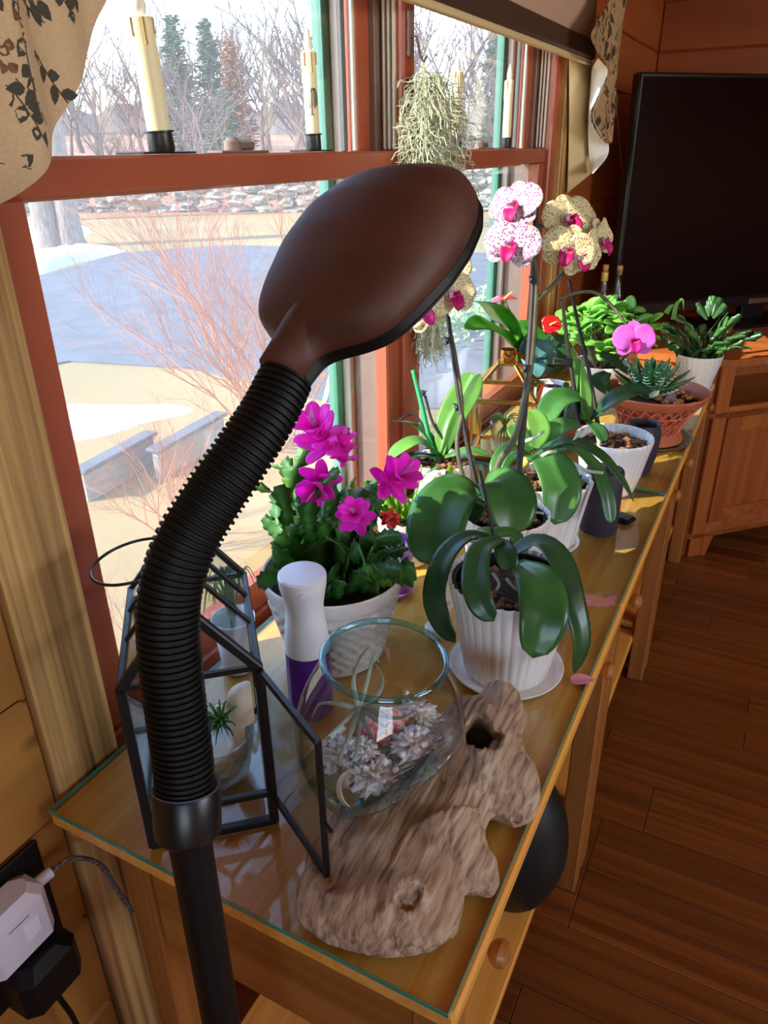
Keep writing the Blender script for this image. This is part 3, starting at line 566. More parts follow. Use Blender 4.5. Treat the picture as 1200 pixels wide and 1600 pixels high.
# ------------------------------------------------------------------ tables
TX0, TX1, TZ = -.735, -.152, .744
def table(ya, yb, lab):
    o = thing('console_table', lab, 'table', ((TX0 + TX1) / 2, (ya + yb) / 2, 0), 'oak console tables under the windows'); g = .0015; ya += g; yb -= g
    B().cbox((TX0, ya, TZ - .024), (TX1, yb, TZ), .004).build('tabletop', 'oak', o, smooth=False)
    lx = (-.63, TX1 - .008); lw = .046
    for x in (lx[0], lx[1] - lw):
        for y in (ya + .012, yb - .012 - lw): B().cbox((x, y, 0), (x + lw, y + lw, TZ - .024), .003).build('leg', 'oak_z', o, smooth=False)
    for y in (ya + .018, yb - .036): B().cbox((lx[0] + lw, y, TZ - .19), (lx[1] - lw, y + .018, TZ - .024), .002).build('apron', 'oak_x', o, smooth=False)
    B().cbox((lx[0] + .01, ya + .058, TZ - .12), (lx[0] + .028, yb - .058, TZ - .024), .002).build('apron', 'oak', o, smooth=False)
    dw = B().cbox((lx[1] - .03, ya + .060, TZ - .12), (lx[1] - .010, yb - .060, TZ - .028), .003).build('drawer', 'oak', o, smooth=False)
    for y in (.15 * (yb - ya), .85 * (yb - ya)):
        mt = M.Rotation(math.pi / 2, 4, 'Y'); B().lathe([(.006, 0), (.006, .012), (.014, .018), (.017, .026), (.014, .034), (.004, .038)], 18, (lx[1] - .011, ya + y, TZ - .06), mtx=mt.to_3x3()).build('knob', 'oak_z', dw)
    B().cbox((-.60, ya + .02, .135), (-.206, yb - .02, .158), .003).build('shelf', 'oak', o, smooth=False)
table(.422, 1.262, 'oak console table carrying the driftwood, nearest the wall adapters'); table(1.262, 2.098, 'oak console table in the middle of the row'); table(2.098, 2.932, 'oak console table butting against the television stand')
def gsheet(ya, yb, lab):
    o = thing('glass_table_cover', lab, 'glass', ((TX0 + TX1) / 2, (ya + yb) / 2, TZ), 'glass covers on the tables')
    B().box((TX0 + .004, ya + .0012, TZ), (TX1 - .008, yb - .0012, TZ + .006)).build('sheet', 'tglass', o, smooth=False)
    for lo, hi in (((TX0 + .004, ya, TZ), (TX1 - .008, ya + .0012, TZ + .006)), ((TX0 + .004, yb - .0012, TZ), (TX1 - .008, yb, TZ + .006)), ((TX1 - .008, ya, TZ), (TX1 - .0068, yb, TZ + .006)), ((TX0 + .0028, ya, TZ), (TX0 + .004, yb, TZ + .006))):
        B().box(lo, hi).build('polished_edge', 'tedge', o, smooth=False)
gsheet(.422, 1.810, 'long glass cover sheet lying under the driftwood and nearer pots'); gsheet(1.816, 2.93, 'glass cover sheet lying under the woven planter')
GT = TZ + .006                                  # top of the glass
# ------------------------------------------------------------------ television corner
Q = M.Rotation(math.radians(45), 4, 'Z')
ts = thing('television_stand', 'red brown oak corner stand under the television', 'stand', (-.15, 2.96, 0))
SF = V((-.135, 2.942, 0)); mt = M.Translation(SF) @ Q        # local x runs along the front, local y to the back
def pent(z0, z1, ov=0.0):
    a = [V((SF.x + ov * .3, SF.y - 0, 0)), V((.90, 3.977, 0)), V((.90, 4.37, 0)), V((-.745, 4.37, 0)), V((-.745, 2.942, 0))]
    if ov: f = Q @ V((0, -ov, 0)); a[1] = a[1] + f; a[0] = V((a[0].x + ov * 1.0, a[0].y, 0))
    return B().add([p + V((0, 0, z0)) for p in a] + [p + V((0, 0, z1)) for p in a], [(4, 3, 2, 1, 0), (5, 6, 7, 8, 9)] + [(i, (i + 1) % 5, 5 + (i + 1) % 5, 5 + i) for i in range(5)])
pent(.800, .828, .02).build('top', 'stand', ts, smooth=False); pent(.60, .62).build('shelf', 'stand', ts, smooth=False); pent(.085, .105).build('bottom', 'stand', ts, smooth=False)
for x0, x1 in ((0, .062), (1.37, 1.432)): B().cbox((x0, 0, 0), (x1, .03, .80), .003, mt).build('stile', 'stand_z', ts, smooth=False)
B().cbox((.062, 0, .60), (1.37, .028, .64), .002, mt).build('rail', 'stand', ts, smooth=False); B().cbox((.062, 0, .085), (1.37, .028, .15), .002, mt).build('rail', 'stand', ts, smooth=False)
for x in (.064, .716):
    d = B().cbox((x, .002, .152), (x + .65, .022, .598), .003, mt).build('door', 'stand_z', ts, smooth=False)
    for a in ((x, x + .06, .152, .598), (x + .59, x + .65, .152, .598)): B().cbox((a[0], -.008, a[2]), (a[1], .003, a[3]), .002, mt).build('door_stile', 'stand_z', d, smooth=False)
    for a in ((.152, .212), (.538, .598)): B().cbox((x + .06, -.008, a[0]), (x + .59, .003, a[1]), .002, mt).build('door_rail', 'stand', d, smooth=False)
B().add([mt @ V(p) for p in ((.062, 0, .085), (.062, .028, .085), (.11, .028, .085), (.11, 0, .085), (.062, 0, .0), (.062, .028, .0), (.085, .028, .0), (.085, 0, .0))], [(0, 1, 2, 3), (7, 6, 5, 4), (0, 4, 5, 1), (2, 6, 7, 3), (1, 5, 6, 2), (0, 3, 7, 4)]).build('bracket_foot', 'stand_z', ts, smooth=False)
B().box((-.735, 2.95, .0), (-.15, 2.965, .80)).build('side_panel', 'stand_z', ts, smooth=False); B().cbox((.05, .40, .1), (1.4, .42, .80), .002, mt).build('back_panel', 'stand_z', ts, smooth=False)
TL = V((-.597, 3.165, 0)); mv = M.Translation(TL) @ Q @ M.Rotation(math.radians(0), 4, 'Z')
tv = thing('television', 'large black flat television on the corner stand', 'television', (-.1, 3.7, .828)); TB, TT, TW = .905, 1.772, 1.46
B().cbox((0, .0, TB), (TW, .05, TT), .006, mv).build('casing', 'bezel', tv, smooth=False)
B().box((.014, -.0015, TB + .045), (TW - .014, .001, TT - .014), mv).build('screen', 'screenb', tv, smooth=False)
B().cbox((.0, -.006, TB), (TW, .0, TB + .042), .002, mv).build('lower_bezel', 'bezel', tv, smooth=False); B().cbox((TW / 2 - .055, -.008, TB + .006), (TW / 2 + .055, -.005, TB + .028), .001, mv).build('badge', 'silver', tv, smooth=False)
B().cbox((TW / 2 - .06, .02, .84), (TW / 2 + .06, .06, 1.0), .004, mv).build('neck', 'bezel', tv, smooth=False); B().cbox((TW / 2 - .32, -.10, .828), (TW / 2 + .32, .14, .842), .005, mv).build('base', 'bezel', tv, smooth=False)
for i, (x, y, s) in enumerate(((-.618, 3.04, 1.0), (-.575, 3.10, .97))):
    o = thing('bottle', ('clear glass bottle with cork and gold neck band', 'slim clear bottle with a tall cork beside the gold banded one')[i], 'bottle', (x, y, .828)); z = .828; k = (.038, .028)[i]
    pr = [(.001, 0), (k, .003), (k, .16), (k * .9, .185), (.016, .215), (.013, .235), (.013, .268), (.015, .270), (.015, .280), (.011, .280), (.011, .20), (k - .004, .15), (k - .004, .008), (.001, .008)]
    B().lathe([(r, zz * s) for r, zz in pr], 28, (x, y, z)).build('body', 'bottle', o); B().lathe([(.0105, .262 * s), (.0115, .296 * s), (.004, .297 * s)], 16, (x, y, z)).build('cork', 'cork', o)
    if i == 0: B().lathe([(.0138, .236), (.0140, .238), (.0140, .266), (.0138, .268)], 24, (x, y, z)).build('neck_band', 'foil', o)
b = B(); pts = [onx(u, v, WX + .006) for u, v in ((965, 150), (963, 170), (966, 200), (969, 240), (974, 285), (977, 318), (985, 345))]; tag(b.tube(smoothpath(pts, 24), .0028, 6).build('cable', 'cable', loc=pts[-1]), 'thin white cable hanging down the board wall beside the television', 'cable')
# ================================================================== window dressing
cu = thing('curtain_valance', 'floral cloth valance hanging beside the near window', 'curtain', (-.68, .35, 1.4))
ed = [(-.10, 1.30), (.2, 1.36), (.4, 1.43), (.5136, 1.494), (.618, 1.573), (.68, 1.635), (.7076, 1.677), (.722, 1.75), (.725, 1.9)]
def zb(y):
    for (a, p), (c, q) in zip(ed, ed[1:]):
        if a <= y <= c: return p + (q - p) * (y - a) / (c - a)
    return ed[-1][1]
def cf(a, c):
    y = -.1 + .8249 * (1 - (1 - a) ** 1.5); z0 = zb(y); z = z0 + (2.2 - z0) * c
    return V((-.68 + .022 * math.sin(y * 26 + 1.2 * c) + .01 * math.sin(y * 61), y, z))
B().grid(cf, 120, 16, -.002).build('cloth', 'cloth', cu)
def onc(y, z):                                  # a point on the room side of the cloth
    z0 = zb(y); c = max(0, min(1, (z - z0) / (2.2 - z0))); return V((-.68 + .022 * math.sin(y * 26 + 1.2 * c) + .01 * math.sin(y * 61) + .0024, y, z))
rp = random.Random(14); b1, b2, b3 = B(), B(), B()
def pleaf(b, y, z, a, ln, wd):
    ca, sa = math.cos(a), math.sin(a); n = 7; L1 = []; R1 = []
    for i in range(n + 1):
        t = i / n; w_ = wd * math.sin(math.pi * t ** .8) * (1 + .15 * (i % 2)); L1.append(onc(y + ca * ln * t - sa * w_, z + sa * ln * t + ca * w_)); R1.append(onc(y + ca * ln * t + sa * w_, z + sa * ln * t - ca * w_))
    b.add(L1 + R1, [(i, i + 1, n + 2 + i, n + 1 + i) for i in range(n)])
def ok_(y, z): return y < .715 and z > zb(min(y, .715)) + .012
spots_ = [(.46 + .042 * i + rp.uniform(-.012, .012) + (.021 if j % 2 else 0), 1.46 + .038 * j + rp.uniform(-.010, .010)) for i in range(7) for j in range(11)]
for k, (y, z) in enumerate(spots_):
    if not ok_(y + .014, z - .012): continue
    if k % 3 == 0:                              # a rose: rings of small petals
        for ring in range(3):
            for i in range(5 + ring): a = 6.28 * i / (5 + ring) + ring; q = .005 + .0065 * ring; pleaf(b2, y + q * math.cos(a), z + q * math.sin(a), a + 1.2, .010, .0042)
        for i in range(4): a = rp.uniform(0, 6.28); pleaf(b1, y + .022 * math.cos(a), z + .022 * math.sin(a), a, .020, .006)
    else:                                       # a leafy sprig
        a = rp.uniform(0, 6.28); ca, sa = math.cos(a), math.sin(a)
        for i in range(4):
            t = .010 * i; pleaf(b1 if k % 3 else b3, y + ca * t, z + sa * t, a + (.9 if i % 2 else -.9), rp.uniform(.012, .021), .0052)
        b3.tube([onc(y + ca * t, z + sa * t) for t in (-.01, 0, .02, .04)], .0007, 4)
for bb_, n_, m_ in ((b1, 'leaf_print', 'print1'), (b2, 'rose_print', 'print2'), (b3, 'sprig_print', 'print3')): bb_.build(n_, m_, cu, sharp=0)['kind'] = 'stuff'
B().tube([(-.66, -.3, 2.2), (-.66, 3.1, 2.2)], .012, 10).build('rod', 'bar', cu)
cr = thing('curtain_cascade', 'floral curtain cascade with white lining beside the far oak casing', 'curtain', (-.68, 2.85, 1.4))
flp = [(953, 0), (935, 28), (920, 54), (929, 79), (950, 110), (934, 152), (925, 180), (939, 210), (951, 224)]; frp = [(978, 0), (976, 30), (974, 54), (972, 79), (968, 110), (964, 152), (960, 180), (955, 210), (953, 222)]
A1 = smoothpath([onx(u, v, -.62) for u, v in flp], 40); A2 = smoothpath([onx(u, v, -.625) for u, v in frp], 40)
up = V((0, 0, .25)); A1 = [A1[0] + up] + A1; A2 = [A2[0] + up] + A2
B().grid(lambda a, c: A1[round(a * 41)].lerp(A2[round(a * 41)], c) + V((.008 * math.sin(c * 9 + a * 5), 0, 0)), 41, 10, .002).build('floral_face', 'floral', cr)
wl_ = [(926, 104), (925, 108), (924, 115), (922, 140), (920, 165), (919, 187), (919, 220), (921, 250), (923, 270)]; wr_ = [(934, 92), (942, 100), (950, 112), (936, 152), (926, 182), (939, 212), (951, 226), (948, 245), (926, 271)]
C1 = smoothpath([onx(u, v, -.69) for u, v in wl_], 32); C2 = smoothpath([onx(u, v, -.625) for u, v in wr_], 32)
B().grid(lambda a, c: C1[round(a * 32)].lerp(C2[round(a * 32)], c), 32, 6, .002).build('white_lining', 'lining', cr)
D1 = smoothpath([onx(u, v, -.728) for u, v in ((890, 90), (890, 112), (890, 163), (889, 230), (887, 301))], 24); D2 = smoothpath([onx(u, v, x_) for u, v, x_ in ((926, 98, -.724), (925, 115, -.716), (922, 140, -.70), (919, 187, -.70), (923, 272, -.70))], 24)
B().grid(lambda a, c: D1[round(a * 24)].lerp(D2[round(a * 24)], c), 24, 5, .002).build('side_drop', 'beige', cr)
rs = thing('roller_shade', 'half raised pinkish shade with dark hem bar over the windows', 'shade', (-.70, 1.7, 1.78))
B().box((-.703, .745, 1.842), (-.701, 2.855, 2.19)).build('cloth', 'shade', rs, smooth=False); B().cbox((-.712, .745, 1.790), (-.690, 2.86, 1.843), .005).build('hem_bar', 'bar', rs, smooth=False); B().cbox((-.716, .745, 1.775), (-.700, 2.86, 1.790), .002).build('hem_strip', 'beige', rs, smooth=False)
# ------------------------------------------------------------------ window candles
def candle(y, h, lean, willow, lab, s=1.0):
    x, z = -.793, 1.5305; c = V((x, y, z)); o = thing('window_candle', lab, 'candle', c, 'electric candles on the window rails')
    B().cbox((x - .028 * s, y - .042 * s, z), (x + .016, y + .042 * s, z + .003), .001, None).build('base_plate', 'black', o); ax = (V((0, 0, 1)) + V(lean)).normalized(); q = V((0, 0, 1)).rotation_difference(ax).to_matrix(); c = c + V((0, 0, .002))
    r = .0125 * s
    B().lathe([(.0135 * s, 0), (.0145 * s, .003), (.0138 * s, .024), (.0165 * s, .025), (.0165 * s, .027), (.012 * s, .027)], 24, c, mtx=q).build('cup', 'black', o)
    cb = B().lathe([(r, .022), (r, .03), (r * 1.02, h * .5), (r, h), (r * .8, h + .002), (r * .5, h)], 24, c, lambda a, zz: 1 + .03 * NZ.noise(V((math.cos(a), math.sin(a), zz * 40))), q).build('wax_body', 'ivory', o)
    for k in range(6):
        a = k * 1.05 + .4; ln = (.018, .035, .022, .045, .02, .03)[k]; d = V((math.cos(a), math.sin(a), 0)) * r * 1.0
        B().tube([c + q @ (d + V((0, 0, h - ln * t))) for t in (0, .3, .7, 1)], [.002, .0022, .0018, .0026], 6).build('wax_drip', 'drip', cb)
    B().lathe([(.004, h), (.0075 * s, h + .008), (.008 * s, h + .014), (.005 * s, h + .027), (.0008, h + .04)], 18, c, mtx=q).build('flame_bulb', 'flame', o)
    if willow:                                  # the printed willow tree
        vd = cv(.05, 0, 1); vd.z = 0; vd.normalize(); sd = V((-vd.y, vd.x, 0)); b = B(); zc = h * .52
        def on(u, zz): a = u / r; return c + (vd * math.cos(a) + sd * math.sin(a)) * (r * 1.10) + V((0, 0, zz))
        b.tube([on(0, zc - .022), on(.0005, zc), on(0, zc + .014)], .0009, 5); b.tube([on(-.004, zc - .022), on(.004, zc - .022)], .0008, 5)
        for k in range(9):
            u = (k - 4) * .0024; b.tube(smoothpath([on(0, zc + .012), on(u * .6, zc + .02 - abs(u) * .2), on(u, zc + .01), on(u * 1.05, zc - .012 + .002 * (k % 3))], 8), .00075, 4)
        b.build('willow_print', 'ink', cb)
candle(.868, .155, (.0, -.06, 0), False, 'tall leaning ivory window candle nearest the floral valance', 1.25)
candle(1.258, .150, (0, -.02, 0), True, 'ivory window candle with a black willow tree print', .95)
candle(1.925, .165, (0, -.01, 0), False, 'ivory window candle close to the hanging moss', .95)
candle(2.305, .170, (0, 0, 0), False, 'ivory window candle next to the far jamb', .95)
# ------------------------------------------------------------------ hanging moss
mo = thing('spanish_moss', 'long grey tuft of spanish moss hanging on the window mullion', 'moss', (-.73, 1.6, 1.02)); sd = random.Random(4); b = B(); top = V((-.715, 1.585, 1.672))
def mossr(z): return (.02 + .045 * min(1, (1.68 - z) / .07)) * (1 if z > 1.3 else max(.55, 1 - (1.3 - z) * 1.2))
for k in range(2100):
    z = 1.67 - .55 * sd.random() ** 1.15; q = sd.uniform(0, 6.28); lo_ = max(0, min(1, (1.36 - z) / .12)); rr = mossr(z) * sd.uniform(.35, 1.05) * (1 - .42 * lo_); cx = V((top.x - .014 * lo_, top.y + (1.67 - z) * .06 + .022 * lo_, 0)); p = V((cx.x + rr * .75 * math.cos(q), cx.y + rr * math.sin(q), z)); pts = [p]; cl = sd.uniform(0, 6.28); d = V((0, 0, -1))
    for i in range(7):
        cl += sd.uniform(-1.4, 1.4); k_ = 1 - .45 * lo_; p = p + V((math.cos(cl) * .010 * k_, math.sin(cl) * .012 * k_, -.008 + .009 * math.sin(cl * 2)))
        pts.append(V((max(p.x, -.757), p.y, p.z)))
    b.tube(pts, .00095, 3, False)
b.build('strands', 'moss', mo)['kind'] = 'stuff'
B().tube([(-.757, 1.585, 1.735), (-.745, 1.585, 1.735), (-.735, 1.585, 1.70), (-.728, 1.585, 1.69), (-.722, 1.585, 1.70)], .003, 6).cbox((-.762, 1.573, 1.70), (-.755, 1.597, 1.78), .002).build('hook', 'liner_d', mo); B().tube([(-.73, 1.585, 1.692), (-.722, 1.583, 1.66), (-.716, 1.588, 1.62)], .0022, 5).build('tie', 'foil', mo)
# ================================================================== floor lamp with gooseneck
DL = .545; PT = px(296, 1345, DL); lp = thing('floor_lamp', 'black gooseneck floor lamp with a spoon shaped brown wood grain head', 'lamp', (PT.x, PT.y, 0))
B().lathe([(.0, 0), (.13, 0), (.135, .006), (.13, .018), (.05, .03), (.02, .045)], 48, (PT.x, PT.y, 0)).build('base', 'blackp', lp)
ctop = px(291, 1232, .54); cb_ = px(294, 1300, .545); axp = (ctop - cb_).normalized()
B().tube([V((PT.x, PT.y, .03)), V((PT.x, PT.y, .6)), cb_], .0158, 24).build('pole', 'blackp', lp)
q = V((0, 0, 1)).rotation_difference(axp).to_matrix(); hc = (ctop - cb_).length
B().lathe([(.0155, -.004), (.0205, -.003), (.0240, .001), (.0245, .006), (.0247, hc), (.0235, hc + .002), (.0222, hc), (.0215, hc - .02), (.015, hc - .03)], 40, cb_, mtx=q).build('collar', 'collar', lp)
B().lathe([(.0236, hc + .0012), (.0246, hc + .0022), (.0240, hc + .003), (.0222, hc + .002), (.0218, hc - .014), (.0214, hc - .014), (.0218, hc + .001)], 40, cb_, mtx=q, closed=False).build('collar_lip_sheen', plain('blue grey lip sheen', L(70, 82, 108), .35), lp)  # pale ring: a reflection on the collar's lip, put into its colour
gp = [(290, 1255, .54), (286, 1190, .535), (274, 1100, .525), (264, 1010, .515), (265, 930, .508), (287, 855, .505), (330, 782, .507), (380, 708, .512), (420, 645, .518), (447, 590, .524)]
gp = smoothpath([px(*g) for g in gp], 520); seglen = [0]
for a, c in zip(gp, gp[1:]): seglen.append(seglen[-1] + (c - a).length)
pit = .00465; rad = []
for i, s in enumerate(seglen):
    u = (s / pit) % 1; base = .0196 if s < seglen[-1] * .75 else .0196 - .0022 * (s / seglen[-1] - .75) / .25; rad.append(base + (.0022 if .15 < u < .6 else 0))
B().tube(gp, rad, 28).build('gooseneck', 'rubberb', lp, sharp=60)
# the head: spoon outline with a convex back
e0, e1 = gp[-1], px(680, 288, .60); ax = (e1 - e0); HL = ax.length; ax.normalize()
nr = cv(-.36, .62, .60); nr = (nr - ax * nr.dot(ax)).normalized(); sdv = ax.cross(nr)
hw = [(0, .0185), (.08, .0185), (.12, .022), (.15, .040), (.19, .058), (.25, .068), (.35, .075), (.48, .080), (.62, .079), (.76, .072), (.88, .058), (.95, .042), (.985, .028), (1, .010)]
hd = [(0, .019), (.1, .020), (.15, .024), (.2, .030), (.3, .038), (.5, .049), (.65, .052), (.8, .046), (.92, .030), (1, .010)]
def itp(t, tab):
    for (a, p), (c, r) in zip(tab, tab[1:]):
        if t <= c:
            u = (t - a) / (c - a); u = u * u * (3 - 2 * u) if tab is None else u; return p + (r - p) * u
    return tab[-1][1]
HW = [itp(i / 60, hw) for i in range(61)]; HD = [itp(i / 60, hd) for i in range(61)]
for _ in range(2): HW = [HW[0]] + [(HW[i - 1] + 2 * HW[i] + HW[i + 1]) / 4 for i in range(1, 60)] + [HW[-1]]; HD = [HD[0]] + [(HD[i - 1] + 2 * HD[i] + HD[i + 1]) / 4 for i in range(1, 60)] + [HD[-1]]
def cen(t): return e0 + ax * HL * t + nr * (-.012 * math.sin(math.pi * min(1, t * 1.1)) * 0)
def hfn(a, c):
    t = a; i = round(a * 60); th = math.pi * (c * 1.0); s = math.cos(th); p = abs(s) ** .85 * (1 if s > 0 else -1)
    return cen(t) + sdv * HW[i] * p + nr * (HD[i] * max(0, math.sin(th)) ** .62)
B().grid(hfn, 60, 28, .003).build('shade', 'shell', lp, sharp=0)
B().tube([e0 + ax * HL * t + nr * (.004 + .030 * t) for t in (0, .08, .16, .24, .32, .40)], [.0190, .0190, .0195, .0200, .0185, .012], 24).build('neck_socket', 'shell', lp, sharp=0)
def rfn(a, c):                                  # black rim band below the shell
    i = round(a * 60); k = c * 2 - 1; pr = 1 if abs(k) < .999 else 1
    return cen(a) + sdv * HW[i] * k * 1.02 - nr * (.0065 + .002 * (1 - k * k))
def rim_pts(off, sc): return [cen(i / 60) + sdv * HW[i] * sc - nr * off for i in range(61)] + [cen(i / 60) - sdv * HW[i] * sc - nr * off for i in range(60, -1, -1)]
ra, rb_ = rim_pts(-.001, 1.005), rim_pts(.008, 1.01); b = B(); n = len(ra); b.add(ra + rb_, [(i, (i + 1) % n, n + (i + 1) % n, n + i) for i in range(n)]); b.build('rim', 'blackp', lp, sharp=0)
B().grid(rfn, 60, 10, .001).build('underside', 'blackp', lp, sharp=0)
def lfn(a, c):
    t = .3 + .62 * a; i = round(t * 60); k = c * 2 - 1; return cen(t) + sdv * HW[i] * .8 * k - nr * .0098
B().grid(lfn, 30, 8, .001).build('lens', 'lens', lp)
# ================================================================== things on the tables
def remeshed(b, voxel, name, mat, parent=None, loc=(0, 0, 0), disp=None, smooth=True, soften=2, prep=None):
    me = b.mesh('tmp'); t = bpy.data.objects.new('tmp', me); COL.objects.link(t); md = t.modifiers.new('r', 'REMESH'); md.mode = 'VOXEL'; md.voxel_size = voxel
    dg = bpy.context.evaluated_depsgraph_get(); dg.update(); m2 = bpy.data.meshes.new_from_object(t.evaluated_get(dg)); bpy.data.objects.remove(t)
    bm = bmesh.new(); bm.from_mesh(m2)
    for _ in range(soften): bmesh.ops.smooth_vert(bm, verts=bm.verts, factor=.5, use_axis_x=True, use_axis_y=True, use_axis_z=True)
    bm.normal_update(); bm.to_mesh(m2); bm.free()
    o = B(); o.v = [v.co.copy() for v in m2.vertices]; o.f = [tuple(p.vertices) for p in m2.polygons]; nn = [v.normal.copy() for v in m2.vertices]
    if prep: prep(o.v)
    if disp: o.v = [disp(p, q) for p, q in zip(o.v, nn)]
    bpy.data.meshes.remove(m2); return o.build(name, mat, parent, loc if not parent else None, smooth, 0)
# ------------------------------------------------------------------ driftwood
def driftmat():
    m, nt, bs, out = nodes('driftwood'); bs.inputs['Roughness'].default_value = .85
    a = NN(nt, 'TexNoise', Scale=1, Detail=6, Distortion=.4); nt.links.new(coords(nt, (150, 12, 90)), a.inputs['Vector'])
    n = NN(nt, 'TexNoise', Scale=9, Detail=4); nt.links.new(coords(nt), n.inputs['Vector'])
    c = mixc(nt, ramp(nt, n.outputs[0], [(.38, (0, 0, 0, 1)), (.62, (1, 1, 1, 1))]), ramp(nt, a.outputs[0], [(.3, L(124, 100, 78)), (.48, L(186, 160, 132)), (.7, L(216, 196, 170))]), ramp(nt, a.outputs[0], [(.3, L(102, 76, 54)), (.5, L(172, 140, 110)), (.75, L(200, 172, 142))]))
    nt.links.new(c, bs.inputs['Base Color']); bump(nt, bs, a.outputs[0], .7, .004); return m
MT['drift'] = driftmat()
dw = thing('driftwood', 'sun bleached driftwood log with a hollow knot and stub branch', 'driftwood', (-.30, .58, GT))
b = B(); Z = GT
def ell(u, v, z, rx, ry, rz, ang=0, s=0): b.blob(onz(u, v, z), (rx, ry, rz), 3, .03, 2.2, s, M.Rotation(ang, 3, 'Z'))
for k, (u, v, z, r1, r2, r3) in enumerate(((588, 1425, Z + .026, .095, .046, .034), (592, 1395, Z + .030, .098, .055, .038), (600, 1350, Z + .032, .096, .055, .040), (622, 1300, Z + .032, .088, .055, .038), (650, 1255, Z + .032, .078, .055, .036), (680, 1215, Z + .034, .070, .055, .040), (712, 1180, Z + .040, .062, .060, .050), (742, 1152, Z + .046, .052, .06, .056), (700, 1262, Z + .030, .055, .055, .036), (722, 1228, Z + .034, .055, .05, .042), (690, 1312, Z + .030, .055, .05, .036), (708, 1345, Z + .028, .045, .04, .032), (760, 1178, Z + .05, .05, .05, .05), (780, 1225, Z + .036, .045, .05, .038))): ell(u, v, z, r1, r2, r3, .35, k)
b.tube(smoothpath([onz(*p) for p in ((735, 1180, Z + .055), (765, 1135, Z + .065), (775, 1110, Z + .075), (760, 1100, Z + .085))], 12), [.045 - .0005 * i for i in range(13)], 14)
b.tube(smoothpath([onz(*p) for p in ((735, 1200, Z + .05), (775, 1205, Z + .046), (796, 1232, Z + .038), (808, 1265, Z + .028), (820, 1290, Z + .018))], 12), [.05, .05, .05, .048, .046, .044, .042, .038, .034, .03, .026, .02, .012], 14)
b.tube(smoothpath([onz(*p) for p in ((690, 1290, Z + .045), (715, 1340, Z + .035), (745, 1362, Z + .030), (780, 1366, Z + .028))], 12), [.05, .048, .045, .042, .039, .036, .034, .031, .029, .027, .026, .025, .022], 14)
b.blob(onz(630, 1385, Z + .070), (.018, .014, .016), 2, .3, 3, 4); b.blob(onz(655, 1400, Z + .064), (.012, .01, .012), 2, .3, 3, 6)
holes = []
def find_holes(vs):                             # the log's own surface at the hollow knot and the pits
    for u, v, r, dp in ((746, 1138, .019, .050), (768, 1152, .012, .026), (640, 1406, .013, .010), (655, 1400, .006, .006), (806, 1285, .006, .010)):
        c = px(u, v, 1); d = (c - CAM).normalized(); best = None
        for p in vs:
            t = (p - CAM).dot(d)
            if (p - CAM - d * t).length < .005 and (best is None or t < best[0]): best = (t, p.copy())
        if best: holes.append((best[1], r, dp, d))
def dd(p, n):
    g = NZ.noise(V((p.x * 70, p.y * 11, p.z * 50))) * .0028 + NZ.noise(V((p.x * 16, p.y * 7, p.z * 20))) * .004 + NZ.noise(V((p.x * 150, p.y * 16, p.z * 110))) * .0014
    q = p + n * g
    for h, r, dp, dv in holes:
        w_ = p - h; t = w_.dot(dv); l = (w_ - dv * t).length * (1 + .35 * NZ.noise(p * 70))
        if l < r and t < .05: q = q + (dv + V((0, 0, -.5))).normalized() * dp * min(1, (1 - l / r) * 3.0)
        elif l < r * 1.35 and t < .03: q = q + n * .003 * (1 - (l / r - 1) / .35)
    x, y = q.x - BC.x, q.y - BC.y; l = math.hypot(x, y); tl_ = -math.tan(math.radians(4)) * x
    if l < .104:                                # the bowl has settled onto the log
        zl = next((za + (zb_ - za) * (l - ra_) / max(1e-6, rb2 - ra_) for (ra_, za), (rb2, zb_) in zip(BP, BP[1:]) if ra_ <= l <= rb2), 0)
        zl = BC.z + max(zl + tl_, -.094 + max(0, x + .03) * .85 - max(0, -x) * .05)
        if q.z > zl + .0012 and q.z < BC.z + .03: q = V((q.x, q.y, zl + .0012))
    da, dc = V((-.453, .543)), DC.xy; t = max(0, min(1.05, (q.xy - da).dot(dc - da) / (dc - da).length_squared)); dist = (q.xy - da - (dc - da) * t).length
    q.z = min(q.z, Z + .043 + .55 * dist)       # the low flank that the open glass door swings over
    return V((q.x, q.y, max(q.z, Z + .0008)))
DC = onz(511, 1366, Z + .050)
BC = V((-.338, .622, .886)); BP = [(0, -.100), (.035, -.099), (.066, -.090), (.088, -.068), (.101, -.035), (.105, 0)]
remeshed(b, .0042, 'log', 'drift', dw, disp=dd, soften=14, prep=find_holes)
B().blob(holes[0][0] + (holes[0][3] + V((0, 0, -.5))).normalized() * .034, (.016, .015, .012), 2, .3, 3, 2).build('hollow_shade', plain('dark hollow shade', L(24, 16, 11), .95), dw)  # dark lump painting the shade deep inside the hollow knot
# ------------------------------------------------------------------ blown glass bowl on the driftwood
bc = BC; bo = thing('glass_bowl', 'teal rimmed hand blown glass bowl slumped over the driftwood', 'bowl', (bc.x, bc.y, GT + .03))
prof = [(0, -.100), (.035, -.099), (.066, -.090), (.088, -.068), (.101, -.035), (.105, 0), (.102, .03), (.092, .062), (.079, .09), (.072, .105), (.0715, .112)]
tl = M.Rotation(math.radians(4), 3, V((0, 1, 0)))
def slump(p):
    x, y, z = p - bc; lim = -.094 + max(0, x + .03) * .85 - max(0, -x) * .05
    return V((p.x, p.y, bc.z + max(z, lim)))
def smp(pr, n): return [(q.x, q.y) for q in smoothpath([V((a, c, 0)) for a, c in pr], n)]
P1 = smp(prof, 36); b = B().lathe(P1, 56, bc, closed=False, mtx=tl); b.v = [slump(p) for p in b.v]; b.build('bowl_wall', 'bowl', bo, sharp=0)
